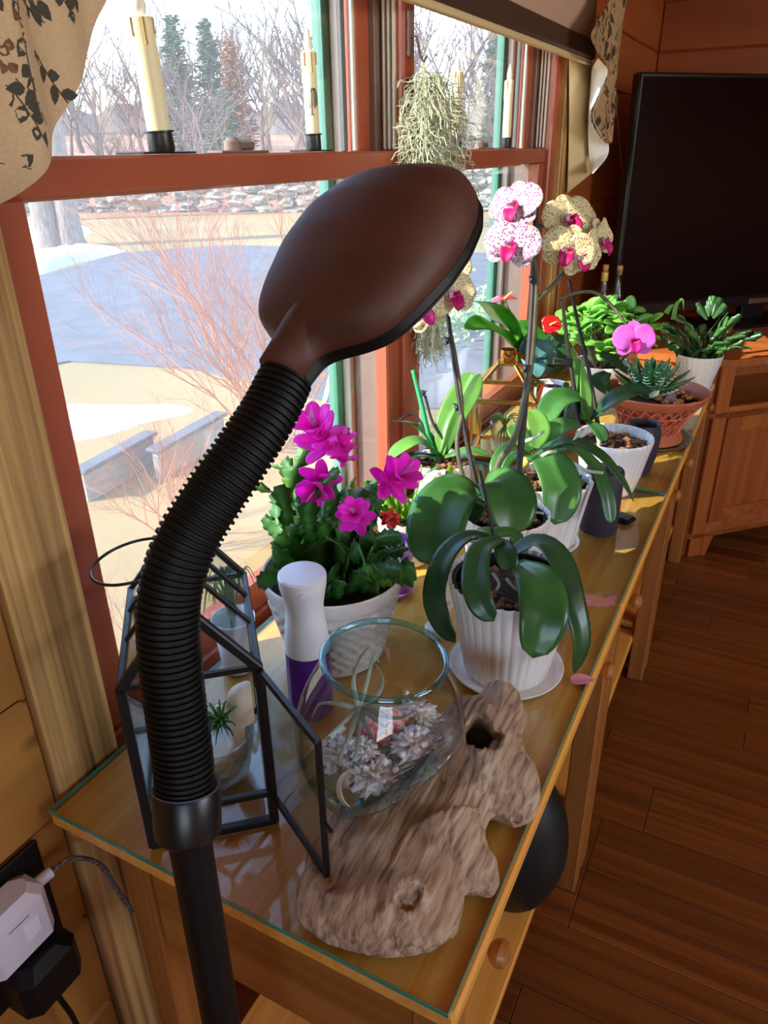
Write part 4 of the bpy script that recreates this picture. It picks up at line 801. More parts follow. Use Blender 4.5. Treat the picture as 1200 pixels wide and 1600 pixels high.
b = B(); b.lathe([(.0725 + .0042 * math.cos(a), .112 + .0042 * math.sin(a)) for a in [i / 12 * 2 * math.pi for i in range(13)]], 56, bc, closed=False, mtx=tl); b.build('rim', 'rim', bo, sharp=0)
b = B().lathe([(r * .985, z) for r, z in P1[:9]], 56, bc, closed=False, mtx=tl); b.v = [slump(p) + V((0, 0, .003)) for p in b.v]; b.build('thick_base', 'teal', bo, sharp=0)
b = B().lathe([(.004, 0), (.022, .004), (.026, .014), (.018, .022), (.004, .024)], 28, onz(655, 1205, GT + .075)); b.build('glass_dimple', 'rim', bo)
D = dep(bc)
def bowl_r(z):                                  # inner radius of the bowl at height z above its middle
    for (r0, z0_), (r1, z1_) in zip(P1, P1[1:]):
        if z0_ <= z <= z1_: return r0 + (r1 - r0) * (z - z0_) / max(1e-6, z1_ - z0_)
    return .02 if z < -.09 else .07
def in_bowl(p, gap=.006):
    x, y, z = p - bc; z = max(z, -.090 + max(0, x + .03) * .85 + gap * 1.4); rm = max(.01, bowl_r(max(z, -.098)) - gap - .004); l = math.hypot(x, y)
    if l > rm: x *= rm / l; y *= rm / l
    z = max(z, -.090 + max(0, x + .03) * .85 + gap * 1.4); return bc + V((x, y, z))
def bw(a, b_, z):                               # a place in the bowl: to the right, towards the viewer, up
    rt_ = V((CR.x, CR.y, 0)).normalized(); to = V((rt_.y, -rt_.x, 0)); return in_bowl(bc + rt_ * a + to * b_ + V((0, 0, z)), .012)
def ico(name, lab, cat, c, r, mat, amp=.5, fr=4, sub=4, sd=1, group=None): return tag(B().blob(c, r, sub, amp, fr, sd).build(name, mat, loc=c, sharp=0), lab, cat, group)
def coral(c, r, sd, lab, fit=None):
    rr = random.Random(sd); b = B(); b.blob(c, (r * .95, r * .8, r * .5), 4, 1.1, 6, sd)
    for k in range(40):
        b.blob(c + V((rr.gauss(0, .5), rr.gauss(0, .42), abs(rr.gauss(.1, .3)))) * r, (r * .16,) * 3, 1, .8, 3, k)
    for k in range(26):
        d = V((rr.gauss(0, 1), rr.gauss(0, 1), rr.uniform(-.25, .9))).normalized(); ln = r * rr.uniform(.5, .9); p = c.copy(); pts = [p]
        for i in range(4): d = (d + V((rr.gauss(0, 1), rr.gauss(0, 1), rr.gauss(0, .6))) * .25).normalized(); p = p + d * ln / 4; pts.append(p)
        b.tube(pts, [r * .2, r * .17, r * .15, r * .13, r * .07], 6)
    if fit: b.v = [fit(p) for p in b.v]
    return tag(b.build('coral', 'coral', loc=c, sharp=0), lab, 'coral')
coral(bw(-.004, .044, -.052), .030, 1, 'large spiky white coral lump low in the glass bowl', in_bowl); coral(bw(.042, .020, -.030), .026, 4, 'flat white branching coral piece pointing at the dimple in the bowl', in_bowl)
coral(bw(-.048, -.012, -.058), .027, 2, 'bleached coral rubble at the side of the bowl towards the terrarium', in_bowl); coral(bw(.048, -.046, -.018), .023, 3, 'grey white barnacle coral behind the sea urchin', in_bowl); coral(bw(-.020, .018, -.014), .017, 7, 'small coral chunk next to the tan shell in the bowl', in_bowl)
uc = bw(.002, -.022, -.012); ur = thing('sea_urchin', 'pink domed sea urchin shell inside the glass bowl', 'sea urchin', uc)
B().lathe([(.001, -.016), (.02, -.016), (.028, -.008), (.030, .0), (.026, .012), (.016, .020), (.005, .0225), (.001, .0225)], 60, uc, lambda a, z: 1 + .02 * math.cos(20 * a), V((0, 0, 1)).rotation_difference(cv(0, .8, .6)).to_matrix()).build('test', 'urchin', ur)
B().blob(uc + cv(0, .8, .6) * .0225, (.0042, .0042, .003), 2, .1).build('mouth', 'urchind', ur)
sc_ = bw(-.046, .036, -.050); sh = thing('seashell', 'tan cup shaped seashell in the bowl by the open door', 'seashell', sc_)
B().lathe([(.001, 0), (.014, .004), (.021, .014), (.023, .026), (.0215, .026), (.019, .014), (.012, .007), (.001, .004)], 26, sc_ - V((0, 0, .012)), mtx=V((0, 0, 1)).rotation_difference(cv(.6, .3, .7)).to_matrix(), closed=False).fit(in_bowl).build('cup', 'sand', sh)
def airplant(name, lab, c, leaves, mat, w, par=None):
    o = thing(name, lab, 'air plant', c)
    B().blob(c, (w * 1.5, w * 1.5, w * 1.7), 2, .2).build('core', mat, o)
    for pts in leaves: leafmesh(B(), pts, w, cv(0, .3, 1), prof_air, -.5, .0008, 14, 2).build('leaf', mat, o, sharp=0)
    return o
def room_side(p): return p if p.x > -.728 else CAM + (p - CAM) * (-.728 / p.x)
def pl(d, *pts): return [room_side(px(u, v, d + (dd_[0] if dd_ else 0))) for u, v, *dd_ in pts]
A0 = (560, 1108)
airplant('air_plant', 'silver spidery air plant in the glass bowl', px(560, 1110, D - .01), [pl(D - .01, A0, *q) for q in (
    ((552, 1065, -.01), (562, 1030, -.02), (578, 1008, -.03)), ((572, 1070), (585, 1020, .01), (592, 1035, .02)), ((590, 1085), (598, 1060, .01), (585, 1035, .02)), ((610, 1095, -.01), (635, 1080, -.02)), ((620, 1105, .0), (668, 1094, .01)),
    ((620, 1122, -.03), (650, 1110, -.04)), ((530, 1100), (500, 1100, .02), (488, 1120, .03)), ((535, 1130, -.02), (505, 1156, -.035)), ((548, 1145, -.03), (530, 1190, -.045), (545, 1200, -.05)), ((560, 1150, -.03), (555, 1180, -.045), (546, 1195, -.05)), ((575, 1140, -.03), (588, 1160, -.045)), ((553, 1070, .01), (552, 1040, .02)), ((580, 1118, -.02), (600, 1135, -.04), (608, 1128, -.04)))], 'air', .0036)
# ------------------------------------------------------------------ black framed glass house with an open door
e = V((.745, .667, 0)); g = V((-.655, .745, 0)).normalized(); e = V((g.y, -g.x, 0)); fl_ = V((-.567, .442, GT)); Wd, Dp, Hh, Rr = .152, .215, .248, .098
th_ = thing('glass_terrarium', 'black framed house shaped glass terrarium with its door open', 'terrarium', fl_ + e * Wd / 2 + g * Dp / 2)
def tp(a, c, z): return fl_ + e * Wd * a + g * Dp * c + V((0, 0, z))
fb = .0042
def bar(p, q, par=th_, r=fb, name='frame_bar', mat='black'):
    p, q = V(p), V(q); d = (q - p).normalized(); a = d.cross(V((0, 0, 1))) if abs(d.z) < .95 else d.cross(e); a.normalize(); c = d.cross(a); m = M((a, c, d)).transposed().to_4x4()
    return B().cbox((-r, -r, -r * .6), (r, r, (q - p).length + r * .6), r * .3, M.Translation(p) @ m).build(name, mat, par, smooth=False)
def pane(pts, par=th_, mat='thin'):
    n = (V(pts[1]) - V(pts[0])).cross(V(pts[2]) - V(pts[0])).normalized() * .0009; k = len(pts)
    return B().add([V(p) + n for p in pts] + [V(p) - n for p in pts], [tuple(range(k)), tuple(range(2 * k - 1, k - 1, -1))] + [(i, (i + 1) % k, k + (i + 1) % k, k + i) for i in range(k)]).build('pane', mat, par, smooth=False)
zb0 = fb
for a in (0, 1):
    for c in (0, 1): bar(tp(a, c, zb0), tp(a, c, Hh), r=.0055 if c == 0 else fb)
    bar(tp(a, 0, zb0), tp(a, 1, zb0)); bar(tp(a, 0, Hh), tp(a, 1, Hh)); bar(tp(a, 0, .05), tp(a, 1, .05), r=.003)
for c in (0, 1):
    bar(tp(0, c, zb0), tp(1, c, zb0), r=.0055 if c == 0 else fb); bar(tp(0, c, Hh), tp(1, c, Hh), r=.0035); bar(tp(0, c, Hh), tp(.5, c, Hh + Rr), r=.0055 if c == 0 else fb); bar(tp(1, c, Hh), tp(.5, c, Hh + Rr), r=.0055 if c == 0 else fb)
bar(tp(0, 0, .052), tp(1, 0, .052), r=.0045); bar(tp(.5, 0, Hh + Rr), tp(.5, 1, Hh + Rr))
for c in (.42, .72): bar(tp(1, c, Hh), tp(.5, c, Hh + Rr), r=.003); bar(tp(0, c, Hh), tp(.5, c, Hh + Rr), r=.003)
pane([tp(0, 0, zb0), tp(0, 1, zb0), tp(0, 1, Hh), tp(0, 0, Hh)]); pane([tp(0, 1, zb0), tp(1, 1, zb0), tp(1, 1, Hh), tp(.5, 1, Hh + Rr), tp(0, 1, Hh)]); pane([tp(0, 0, Hh), tp(0, 1, Hh), tp(.5, 1, Hh + Rr), tp(.5, 0, Hh + Rr)]); pane([tp(1, 0, Hh), tp(1, 1, Hh), tp(.5, 1, Hh + Rr), tp(.5, 0, Hh + Rr)])
pane([tp(0, 0, Hh), tp(1, 0, Hh), tp(.5, 0, Hh + Rr)]); pane([tp(0, 0, .004), tp(1, 0, .004), tp(1, 0, .05), tp(0, 0, .05)]); pane([tp(0, 0, .003), tp(1, 0, .003), tp(1, 1, .003), tp(0, 1, .003)]); pane([tp(1, 0, zb0), tp(1, 1, zb0), tp(1, 1, Hh), tp(1, 0, Hh)])
rc = tp(.5, .55, Hh + Rr + .004); b = B(); rn = [rc + (CR * -.75 + CU * .15 - CB * .3).normalized() * .0 + V((0, 0, 1)) * .0 for _ in (0,)]
rv, ru = (e * -.85 + V((0, 0, -.12))).normalized(), (g * 1.0).normalized(); rcc = rc + rv * .052
b.tube([rcc + rv * .052 * math.cos(t) + ru * .052 * math.sin(t) for t in [i / 40 * 2 * math.pi for i in range(41)]], .0019, 8, False).build('ring_handle', 'black', th_)
hd0 = onz(430, 1262, GT + .030); ho = tp(1, 0, 0); db = onz(511, 1366, GT + .050); dd2 = V((db.x - ho.x, db.y - ho.y, 0)); dw_ = dd2.length - .008; dd2.normalize(); dr = None
ho = ho + dd2 * .008; z0, z1 = GT + .050, GT + Hh - .004
P = lambda s, z: V((ho.x, ho.y, 0)) + dd2 * dw_ * s + V((0, 0, z))
do = pane([P(0, z0), P(1, z0), P(1, z1), P(0, z1)], th_); do.name = 'door'; ORG[do.name] = ORG[th_.name]
for a, c in ((P(0, z0), P(1, z0)), (P(0, z1), P(1, z1)), (P(0, z0), P(0, z1)), (P(1, z0), P(1, z1))): bar(a, c, do, .0036, 'door_frame')
nl = V((-dd2.y, dd2.x, 0)); B().tube([P(1, z0 + .085), P(1, z0 + .085) + dd2 * .014], .0018, 8).blob(P(1, z0 + .085) + dd2 * .017, (.003, .003, .003), 1, 0).build('latch', 'black', do)
# what stands inside the glass house
ic = tp(.56, .46, 0); di = thing('glass_dish', 'clear thick glass dish of shells inside the terrarium', 'dish', ic + V((0, 0, .004)))
B().lathe(smp([(.001, .001), (.03, .001), (.044, .012), (.05, .035), (.053, .06), (.055, .075), (.052, .075), (.049, .05), (.042, .02), (.028, .010), (.001, .009)], 30), 44, ic + V((0, 0, .0045)), lambda a, z: 1 + .02 * math.sin(5 * a + z * 60)).build('dish_wall', 'cut', di, sharp=0)
dt = dep(ic)
b = B(); c0 = ic + V((0, 0, .040))
b.tube(smoothpath([c0 + V((0, 0, -.005)), px(375, 1215, dt + .0), px(383, 1165, dt - .01), px(384, 1125, dt - .015), px(378, 1095, dt - .01), px(388, 1078, dt)], 18), [.026, .028, .028, .027, .025, .023, .021, .02, .019, .018, .018, .019, .020, .021, .022, .022, .02, .016, .008], 14)
b.tube(smoothpath([px(372, 1150, dt - .012), px(386, 1125, dt - .026), px(402, 1118, dt - .03)], 8), [.012, .013, .013, .012, .012, .011, .010, .009, .006], 10); b.blob(px(385, 1080, dt), (.022, .016, .016), 2, .3, 3, 1)
def shd(p, n):
    q = p + n * (NZ.noise(p * 60) * .003 + NZ.noise(p * 22) * .004); h = q.z - GT; w_ = V((q.x - ic.x, q.y - ic.y, 0))
    if h < .086:                                # the dish holds its foot
        rm = .024 if h < .02 else (.036 if h < .035 else .044); l = w_.length
        if l > rm: w_ = w_ * (rm / l)
    q = V((ic.x + w_.x, ic.y + w_.y, max(q.z, GT + .0145))); a = e.dot(q - fl_)
    return q - e * max(0, a - (Wd - .009))
o = remeshed(b, .0035, 'conch_shell', 'sand', loc=c0, disp=shd); tag(o, 'pale eroded conch shell standing in the terrarium dish', 'seashell')
sd = random.Random(3); gc = px(345, 1128, dt - .045)
airplant('air_plant', 'bushy green air plant tuft tucked against the conch shell', gc, [[gc, gc + d * .016, gc + d * .030 + V((0, 0, -.003)), gc + d * .037 + V((0, 0, -.010))] for d in [(V((sd.gauss(0, 1), sd.gauss(0, 1), sd.uniform(-.1, 1))) + CB * .9 - CR * .5).normalized() for _ in range(46)]], 'airg', .0021)
coral(tp(.15, .17, .018), .017, 9, 'small branched white coral on the terrarium floor')
# grey pot with air plant behind the glass house
pc = V((-.694, .782, GT)); o = thing('air_plant_pot', 'pale grey cup with spiky grey air plant behind the terrarium', 'plant', pc)
B().lathe([(.001, 0), (.026, 0), (.030, .05), (.036, .10), (.034, .10), (.028, .05), (.001, .02)], 32, pc).build('cup', 'whitep', o); tpz = pc + V((0, 0, .10)); sd = random.Random(8)
for k in range(17):
    q = k * 2.4; rr = sd.uniform(.04, .09); d = V((math.cos(q) * .42, math.sin(q) * (.45 if math.sin(q) > 0 else .8), 0)); leafmesh(B(), [tpz - V((0, 0, .03)), tpz + d * rr * .35 + V((0, 0, .05)), tpz + d * rr * .8 + V((0, 0, .085)), tpz + d * rr * 1.2 + V((0, 0, .06 - .04 * sd.random()))], .0055, V((0, 0, 1)), prof_air, .3, .0008, 12, 2).build('leaf', 'air', o, sharp=0)
# ------------------------------------------------------------------ spray bottle
sp = V((-.527, .748, GT)); o = thing('spray_bottle', 'white waisted mist spray bottle with purple body', 'bottle', sp)
bd_ = B().lathe([(.001, 0), (.031, 0), (.034, .004), (.0345, .02), (.0335, .11), (.033, .1155), (.001, .1155)], 44, sp).build('body', 'purple', o)
yawm = M.Rotation(math.atan2(-sp.y, -sp.x), 3, 'Z')
def oval(a, z): return 1 + (.13 * max(0, math.cos(a - math.atan2(-sp.y, -sp.x)))) * max(0, min(1, (z - .19) / .04))
B().lathe(smp([(.0334, .115), (.0336, .125), (.0315, .15), (.0285, .175), (.0280, .19), (.0305, .21), (.0335, .228), (.034, .236)], 24) + [(.0343, .237), (.0343, .243), (.032, .2455), (.001, .247)], 44, sp, oval).build('sprayer', 'whitep', o)
B().tube([sp + V((0, 0, .23)) + yawm @ V((.030, 0, 0)), sp + V((0, 0, .229)) + yawm @ V((.0395, 0, 0))], .0045, 12).build('nozzle', 'whitep', o)
tc = onz(680, 990, GT); o = thing('tealight', 'white flame shaped tea light beside the large fluted pot', 'candle', tc); B().lathe([(.001, 0), (.018, 0), (.019, .004), (.019, .016), (.017, .018), (.006, .018), (.001, .018)], 28, tc).build('cup', 'whitep', o); B().lathe([(.004, .016), (.010, .022), (.012, .03), (.008, .042), (.003, .052), (.0005, .058)], 22, tc).build('flame_bulb', 'flame', o)
p = onz(911, 1064, GT + .001); o = B(); leafmesh(o, [p + V((-.016, -.01, .001)), p + V((0, 0, .003)), p + V((.016, .010, .001))], .013, V((0, 0, 1)), prof_petal, .15, .0006, 10, 3); tag(o.build('fallen_petal', 'petal', loc=p), 'fallen pink petal lying near the front edge of the table', 'petal')
# ================================================================== potted plants
def fluted(n, amp, sharp=1.0): return lambda a, z: 1 + amp * abs(math.cos(a * n / 2)) ** sharp
def pot(o, c, prof, mod, mat='white', soil='soil', rim_in=.93, soil_z=.9, n=216, liner=None):
    H = prof[-1][1]; R = prof[-1][0]; t = .004
    outer = prof; inner = [(max(r - t, .002), z) for r, z in reversed(prof)]
    zf = H * .25; inner = [(r, max(z, .006)) for r, z in inner if z > zf] + [(.001, zf)]
    f = mod if mod else None
    b = B(); b.lathe([(.001, 0)] + outer + [(R - t * .3, H + .0015), (R - t, H)] + inner, n, c, (lambda a, z: f(a, z)) if f else None); p = b.build('pot', mat, o, sharp=50)
    if liner: B().lathe([(R - .010, H - .03), (R - .008, H - .008), (R - .006, H - .006), (R - .011, H - .006), (R - .013, H - .03)], 48, c, closed=False).build('inner_liner', liner, o)
    B().lathe([(.001, H * soil_z - .012), (R - .0075, H * soil_z - .014), (R - .0075, H * soil_z - .004), (R * .6, H * soil_z), (.001, H * soil_z + .002)], 40, c).build('soil', soil, o, sharp=0)
    return p
def saucer(o, c, r, mat='white', h=.014):
    return B().lathe([(.001, 0), (r * .86, 0), (r * .9, .003), (r * .99, h - .002), (r, h), (r * .985, h + .001), (r * .87, .006), (.001, .005)], 60, c).build('saucer', mat, o)
def chips(o, c, r, z, n, sd, mat='bark', s=.009):
    rr = random.Random(sd); b = B()
    for k in range(n):
        q = rr.uniform(0, 6.28); d = r * rr.random() ** .5; p = c + V((math.cos(q) * d, math.sin(q) * d, z + rr.uniform(-.002, .006))); b.blob(p, (s * rr.uniform(.6, 1.4), s * rr.uniform(.5, 1), s * rr.uniform(.35, .7)), 1, .6, 2, k, M.Rotation(rr.uniform(0, 3), 3, 'Z'))
    x = b.build('bark_chips', mat, o, smooth=False); x['kind'] = 'stuff'
def oleaf(o, d, pts, wpx, n1=(0, .5, 1), n2=None, mat='leaf', prof=prof_orchid, fold=.17, name='leaf', th=.0016):
    P = pl(d, *pts); w = wpx / 2 * d / F; return leafmesh(B(), P, w, cv(*n1), prof, fold, th, 18, 4, cv(*n2) if n2 else None).build(name, mat, o, sharp=0)
def stem(o, d, pts, rpx, mat, name, n=24): P = smoothpath(pl(d, *pts), n); return B().tube(P, [rpx * d / F * (1 - .3 * i / n) for i in range(n + 1)], 8).build(name, mat, o, sharp=0)
def clipat(o, d, u, v, s=.007):
    c = px(u, v, d); b = B(); b.blob(c, (s, s, s), 1, .3)
    for k in range(4): b.box((-.0012, -s * 1.3, -.001), (.0012, s * 1.3, .001), M.Translation(c + V((0, 0, (k - 1.5) * .0035))) @ M.Rotation(.5 * k, 4, 'Z'))
    b.build('clip', 'clip', o, smooth=False)
def flower(o, c, face, roll, s, pm, sm=None, lipm='lip', throat='lipw', closed=0):
    face = V(face).normalized(); up = V((0, 0, 1)); up = (up - face * up.dot(face)).normalized(); up.rotate(M.Rotation(roll, 3, face)); rt = up.cross(face); sm = sm or pm
    core = B().blob(c + face * .002, (s * .055, s * .055, s * .075), 2, .1).build('flower', throat, o)
    def pet(ang, ln, wd, mat, name, lift=.12, fold=.12, droop=0):
        d = (up * math.cos(ang) + rt * math.sin(ang)); P = [c, c + d * ln * .4 + face * ln * lift, c + d * ln * .8 + face * ln * lift * .9, c + d * ln + face * ln * (lift * .3 - droop)]
        leafmesh(B(), P, wd, face, prof_petal, fold, .0006, 12, 4, wav=.06).build(name, mat, core, sharp=0)
    for a, ln, wd in ((0, .52, .20), (2.15, .50, .19), (-2.15, .50, .19)): pet(a, s * ln, s * wd, sm, 'sepal', .02)
    for a in (1.22, -1.22): pet(a, s * .56, s * .32, pm, 'petal', .09)
    lp_ = c + face * s * .05
    leafmesh(B(), [lp_, lp_ - up * s * .12 + face * s * .10, lp_ - up * s * .24 + face * s * .14, lp_ - up * s * .34 + face * s * .10], s * .15, (face + up * .6).normalized(), prof_petal, .35, .0008, 10, 3).build('lip', lipm, core, sharp=0)
    for k in (1, -1): leafmesh(B(), [lp_, lp_ + rt * k * s * .07 + face * s * .08, lp_ + rt * k * s * .10 + face * s * .14 + up * s * .05], s * .095, face, prof_petal, .4, .0008, 8, 2).build('side_lobe', lipm if k > 0 else throat, core, sharp=0)
    B().blob(lp_ + face * s * .06 - up * s * .05, (s * .03, s * .03, s * .03), 1, .2).build('callus', 'lipy', core)
# ------------------------------------------------------------------ orchid A: large fluted pot in front
def fl1(n, amp): return lambda a, z: 1 + amp * (abs(math.sin(a * n / 2)) ** .6) * (1 if z > .012 else .3)
pa = V((-.289, .975, GT)); o = thing('potted_orchid', 'orchid without flowers in the big white fluted pot on a saucer', 'plant', pa); dA = dep(pa + V((0, 0, .17)))
saucer(o, pa, .094); pot(o, pa + V((0, 0, .006)), [(.066, 0), (.070, .006), (.078, .06), (.088, .12), (.098, .166), (.0985, .172)], fl1(36, .030), 'white', 'soil', liner='blackp', soil_z=.87); chips(o, pa, .078, .152, 130, 1, s=.010)
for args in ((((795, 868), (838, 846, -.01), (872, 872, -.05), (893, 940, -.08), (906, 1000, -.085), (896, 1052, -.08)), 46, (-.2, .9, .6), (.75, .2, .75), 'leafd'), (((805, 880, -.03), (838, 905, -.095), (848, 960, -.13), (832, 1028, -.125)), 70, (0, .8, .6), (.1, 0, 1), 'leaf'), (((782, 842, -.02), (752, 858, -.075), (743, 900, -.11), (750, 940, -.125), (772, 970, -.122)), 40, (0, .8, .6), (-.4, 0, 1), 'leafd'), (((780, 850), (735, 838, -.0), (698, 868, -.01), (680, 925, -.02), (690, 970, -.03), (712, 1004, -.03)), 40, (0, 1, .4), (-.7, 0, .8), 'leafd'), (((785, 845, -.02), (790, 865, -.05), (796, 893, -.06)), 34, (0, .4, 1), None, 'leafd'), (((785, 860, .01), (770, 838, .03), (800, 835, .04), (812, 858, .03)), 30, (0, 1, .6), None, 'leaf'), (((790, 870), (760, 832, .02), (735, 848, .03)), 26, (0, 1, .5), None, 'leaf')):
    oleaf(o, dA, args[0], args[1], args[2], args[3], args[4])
stem(o, dA, ((778, 880, .0), (770, 830), (760, 778), (750, 735)), 3.6, 'stake', 'stake'); B().blob(px(815, 890, dA - .02), (.012, .010, .010), 2, .3).build('crown', 'lipy', o)
for pts in (((792, 905, -.03), (800, 915, -.045), (812, 926, -.05)), ((770, 895, -.02), (780, 912, -.03), (775, 922, -.035))): stem(o, dA, pts, 3, 'root', 'aerial_root', 10)
# ------------------------------------------------------------------ orchid B: tall flowering one behind it
pb = V((-.378, 1.205, GT)); o = thing('potted_orchid', 'tall speckled cream orchid in a white fluted pot with two dark stakes', 'plant', pb); dB = dep(pb + V((0, 0, .17)))
pot(o, pb, [(.056, 0), (.06, .006), (.066, .06), (.074, .12), (.080, .164), (.0805, .17)], fl1(32, .028), 'white', 'soil', liner='blackp', soil_z=.9); chips(o, pb, .06, .156, 80, 2)
oleaf(o, dB, ((752, 785), (722, 766, -.02), (692, 795, -.05), (680, 840, -.07), (684, 885, -.07)), 92, (0, 1, .6), (-.35, .1, 1), 'leaf'); oleaf(o, dB, ((752, 770, -.01), (778, 752, -.04), (796, 786, -.075), (797, 834, -.085)), 84, (0, 1, .6), (.3, .1, 1), 'leaf'); oleaf(o, dB, ((752, 772), (738, 780, .0), (742, 814, -.02)), 40, (0, .6, 1), None, 'leafd')
for pts in (((800, 810, -.05), (820, 800, -.07), (850, 802, -.08)), ((805, 800, -.03), (825, 785, -.05)), ((815, 815, -.05), (838, 812, -.07))): stem(o, dB, pts, 2.6, 'root', 'aerial_root', 10)
stem(o, dB, ((804, 800, .0), (810, 740), (823, 600), (832, 460), (838, 312)), 6.0, 'stake', 'stake'); stem(o, dB, ((752, 790, .02), (741, 744, .02), (720, 640, .03), (700, 495, .04)), 5.0, 'stake', 'stake')
sp_ = stem(o, dB, ((775, 770), (778, 725), (806, 680, .0), (826, 590), (834, 520), (838, 440), (834, 400), (842, 355)), 6.0, 'spike', 'flower_spike'); stem(o, dB, ((838, 470), (862, 448, .01), (890, 415, .02), (905, 395, .03), (870, 360, .03), (842, 352, .01)), 4.0, 'spike', 'flower_spike'); stem(o, dB, ((741, 790, .02), (722, 740, .02), (714, 690, .02), (722, 640, .03), (712, 560, .035), (700, 500, .04), (692, 455, .04)), 4.0, 'spike', 'flower_spike')
for u, v in ((832, 437), (822, 575), (700, 532), (715, 636)): clipat(o, dB + (.04 if u < 760 else 0) - .005, u, v)
for u, v, dd_, fc, rl, s, pm in ((806, 325, -.02, (-.55, .1, .8), .2, .098, 'wpet'), (800, 385, -.03, (-.35, -.05, .95), -.15, .098, 'wpet'), (888, 345, .01, (.15, .05, .9), .15, .098, 'cpet'), (886, 392, -.005, (-.1, -.2, .95), -.3, .092, 'cpet'), (935, 378, .03, (.75, -.1, .7), .3, .088, 'cpet'), (905, 402, .0, (.25, -.25, .9), .2, .08, 'cpet'), (705, 462, .035, (.35, -.05, .9), .1, .095, 'cpet'), (697, 418, .06, (.0, .1, 1), -.3, .09, 'cpet'), (668, 490, .07, (-.2, 0, 1), .5, .085, 'cpet')):
    flower(o, px(u, v, dB + dd_), cv(*fc), rl, s, pm)
# ------------------------------------------------------------------ orchid C: wavy pot
pc_ = V((-.355, 1.432, GT)); o = thing('potted_orchid', 'orchid with long drooping leaves in a wavy carved white pot', 'plant', pc_); dC = dep(pc_ + V((0, 0, .15)))
saucer(o, pc_, .072, h=.012)
def wavy(a, z): return 1 + .035 * math.sin(14 * a + 2.2 * math.sin(z * 62))
pot(o, pc_ + V((0, 0, .005)), [(.054, 0), (.058, .006), (.066, .05), (.075, .10), (.083, .142), (.084, .148), (.084, .152)], wavy, 'white', 'soil', soil_z=.92); chips(o, pc_, .066, .146, 90, 3)
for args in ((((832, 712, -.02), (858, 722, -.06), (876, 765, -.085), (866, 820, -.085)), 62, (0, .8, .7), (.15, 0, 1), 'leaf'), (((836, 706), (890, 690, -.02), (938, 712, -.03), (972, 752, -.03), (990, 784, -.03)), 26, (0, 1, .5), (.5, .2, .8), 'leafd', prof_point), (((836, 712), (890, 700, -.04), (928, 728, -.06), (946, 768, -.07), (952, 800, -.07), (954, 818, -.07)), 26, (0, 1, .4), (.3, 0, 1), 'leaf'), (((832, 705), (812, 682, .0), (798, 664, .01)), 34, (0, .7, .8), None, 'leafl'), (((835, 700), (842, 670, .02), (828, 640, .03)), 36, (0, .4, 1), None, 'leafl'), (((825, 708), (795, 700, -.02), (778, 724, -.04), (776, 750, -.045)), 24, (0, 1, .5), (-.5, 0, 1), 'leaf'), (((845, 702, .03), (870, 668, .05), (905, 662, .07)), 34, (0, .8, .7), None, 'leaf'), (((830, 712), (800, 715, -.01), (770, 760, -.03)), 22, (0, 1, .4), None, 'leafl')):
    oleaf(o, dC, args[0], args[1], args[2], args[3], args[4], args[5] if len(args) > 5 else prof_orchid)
for pts in (((845, 722, -.03), (890, 722, -.06), (915, 735, -.08), (942, 739, -.08)), ((815, 692, -.02), (835, 684, -.04), (850, 674, -.04)), ((838, 720, -.02), (855, 708, -.05), (882, 702, -.03), (912, 670, .0))): stem(o, dC, pts, 3.4, 'root', 'aerial_root', 14)
B().blob(px(820, 722, dC - .03), (.010, .008, .012), 2, .2).build('yellow_bud', 'spadix', o)
# ------------------------------------------------------------------ orchid D: pink flower
pd = V((-.297, 1.79, GT)); o = thing('potted_orchid', 'orchid with a single pink bloom in a white fluted pot', 'plant', pd); dD = dep(pd + V((0, 0, .12)))
pot(o, pd, [(.060, 0), (.064, .006), (.074, .05), (.084, .10), (.090, .125), (.0915, .132), (.0915, .14)], fl1(34, .026), 'white', 'soil', soil_z=.86); chips(o, pd, .074, .118, 90, 4)
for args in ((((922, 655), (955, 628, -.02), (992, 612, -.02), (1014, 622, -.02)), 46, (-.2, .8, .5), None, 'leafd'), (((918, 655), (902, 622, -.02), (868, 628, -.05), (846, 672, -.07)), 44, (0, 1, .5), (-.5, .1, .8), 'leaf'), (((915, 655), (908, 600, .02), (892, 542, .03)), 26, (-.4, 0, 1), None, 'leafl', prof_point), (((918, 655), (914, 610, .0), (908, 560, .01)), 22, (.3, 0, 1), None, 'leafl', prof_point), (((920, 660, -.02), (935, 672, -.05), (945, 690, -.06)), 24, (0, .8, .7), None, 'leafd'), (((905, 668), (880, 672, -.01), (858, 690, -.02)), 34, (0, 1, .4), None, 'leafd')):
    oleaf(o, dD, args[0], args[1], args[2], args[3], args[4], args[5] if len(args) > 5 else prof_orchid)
stem(o, dD, ((905, 665), (893, 580), (878, 468)), 3.6, 'stake', 'stake'); stem(o, dD, ((934, 662), (920, 580, .01), (902, 500, .02), (889, 437, .03)), 3.6, 'stake', 'stake')
stem(o, dD, ((925, 665), (905, 640, .01), (890, 560), (880, 480), (884, 464), (905, 457), (932, 458, -.02), (958, 480, -.04), (982, 512, -.05)), 3.4, 'spike', 'flower_spike', 40); flower(o, px(990, 533, dD - .055), cv(-.05, -.1, 1), .05, .094, 'pink', 'pink', 'pinkl', 'pinkl')
cc = px(886, 566, dD - .005); k = B().box((-.013, -.006, -.006), (.013, .006, .008), M.Translation(cc)).build('binder_clip', 'clip', o, smooth=False); B().tube([cc + V((-.01, -.005, .006)), cc + V((-.03, -.015, .012)), cc + V((-.03, -.018, -.002)), cc + V((-.008, -.006, -.002))], .0012, 6).build('clip_wire', 'silver', k)
stem(o, dD, ((930, 665, -.02), (936, 690, -.03), (930, 712, -.02)), 4, 'root', 'aerial_root', 10)
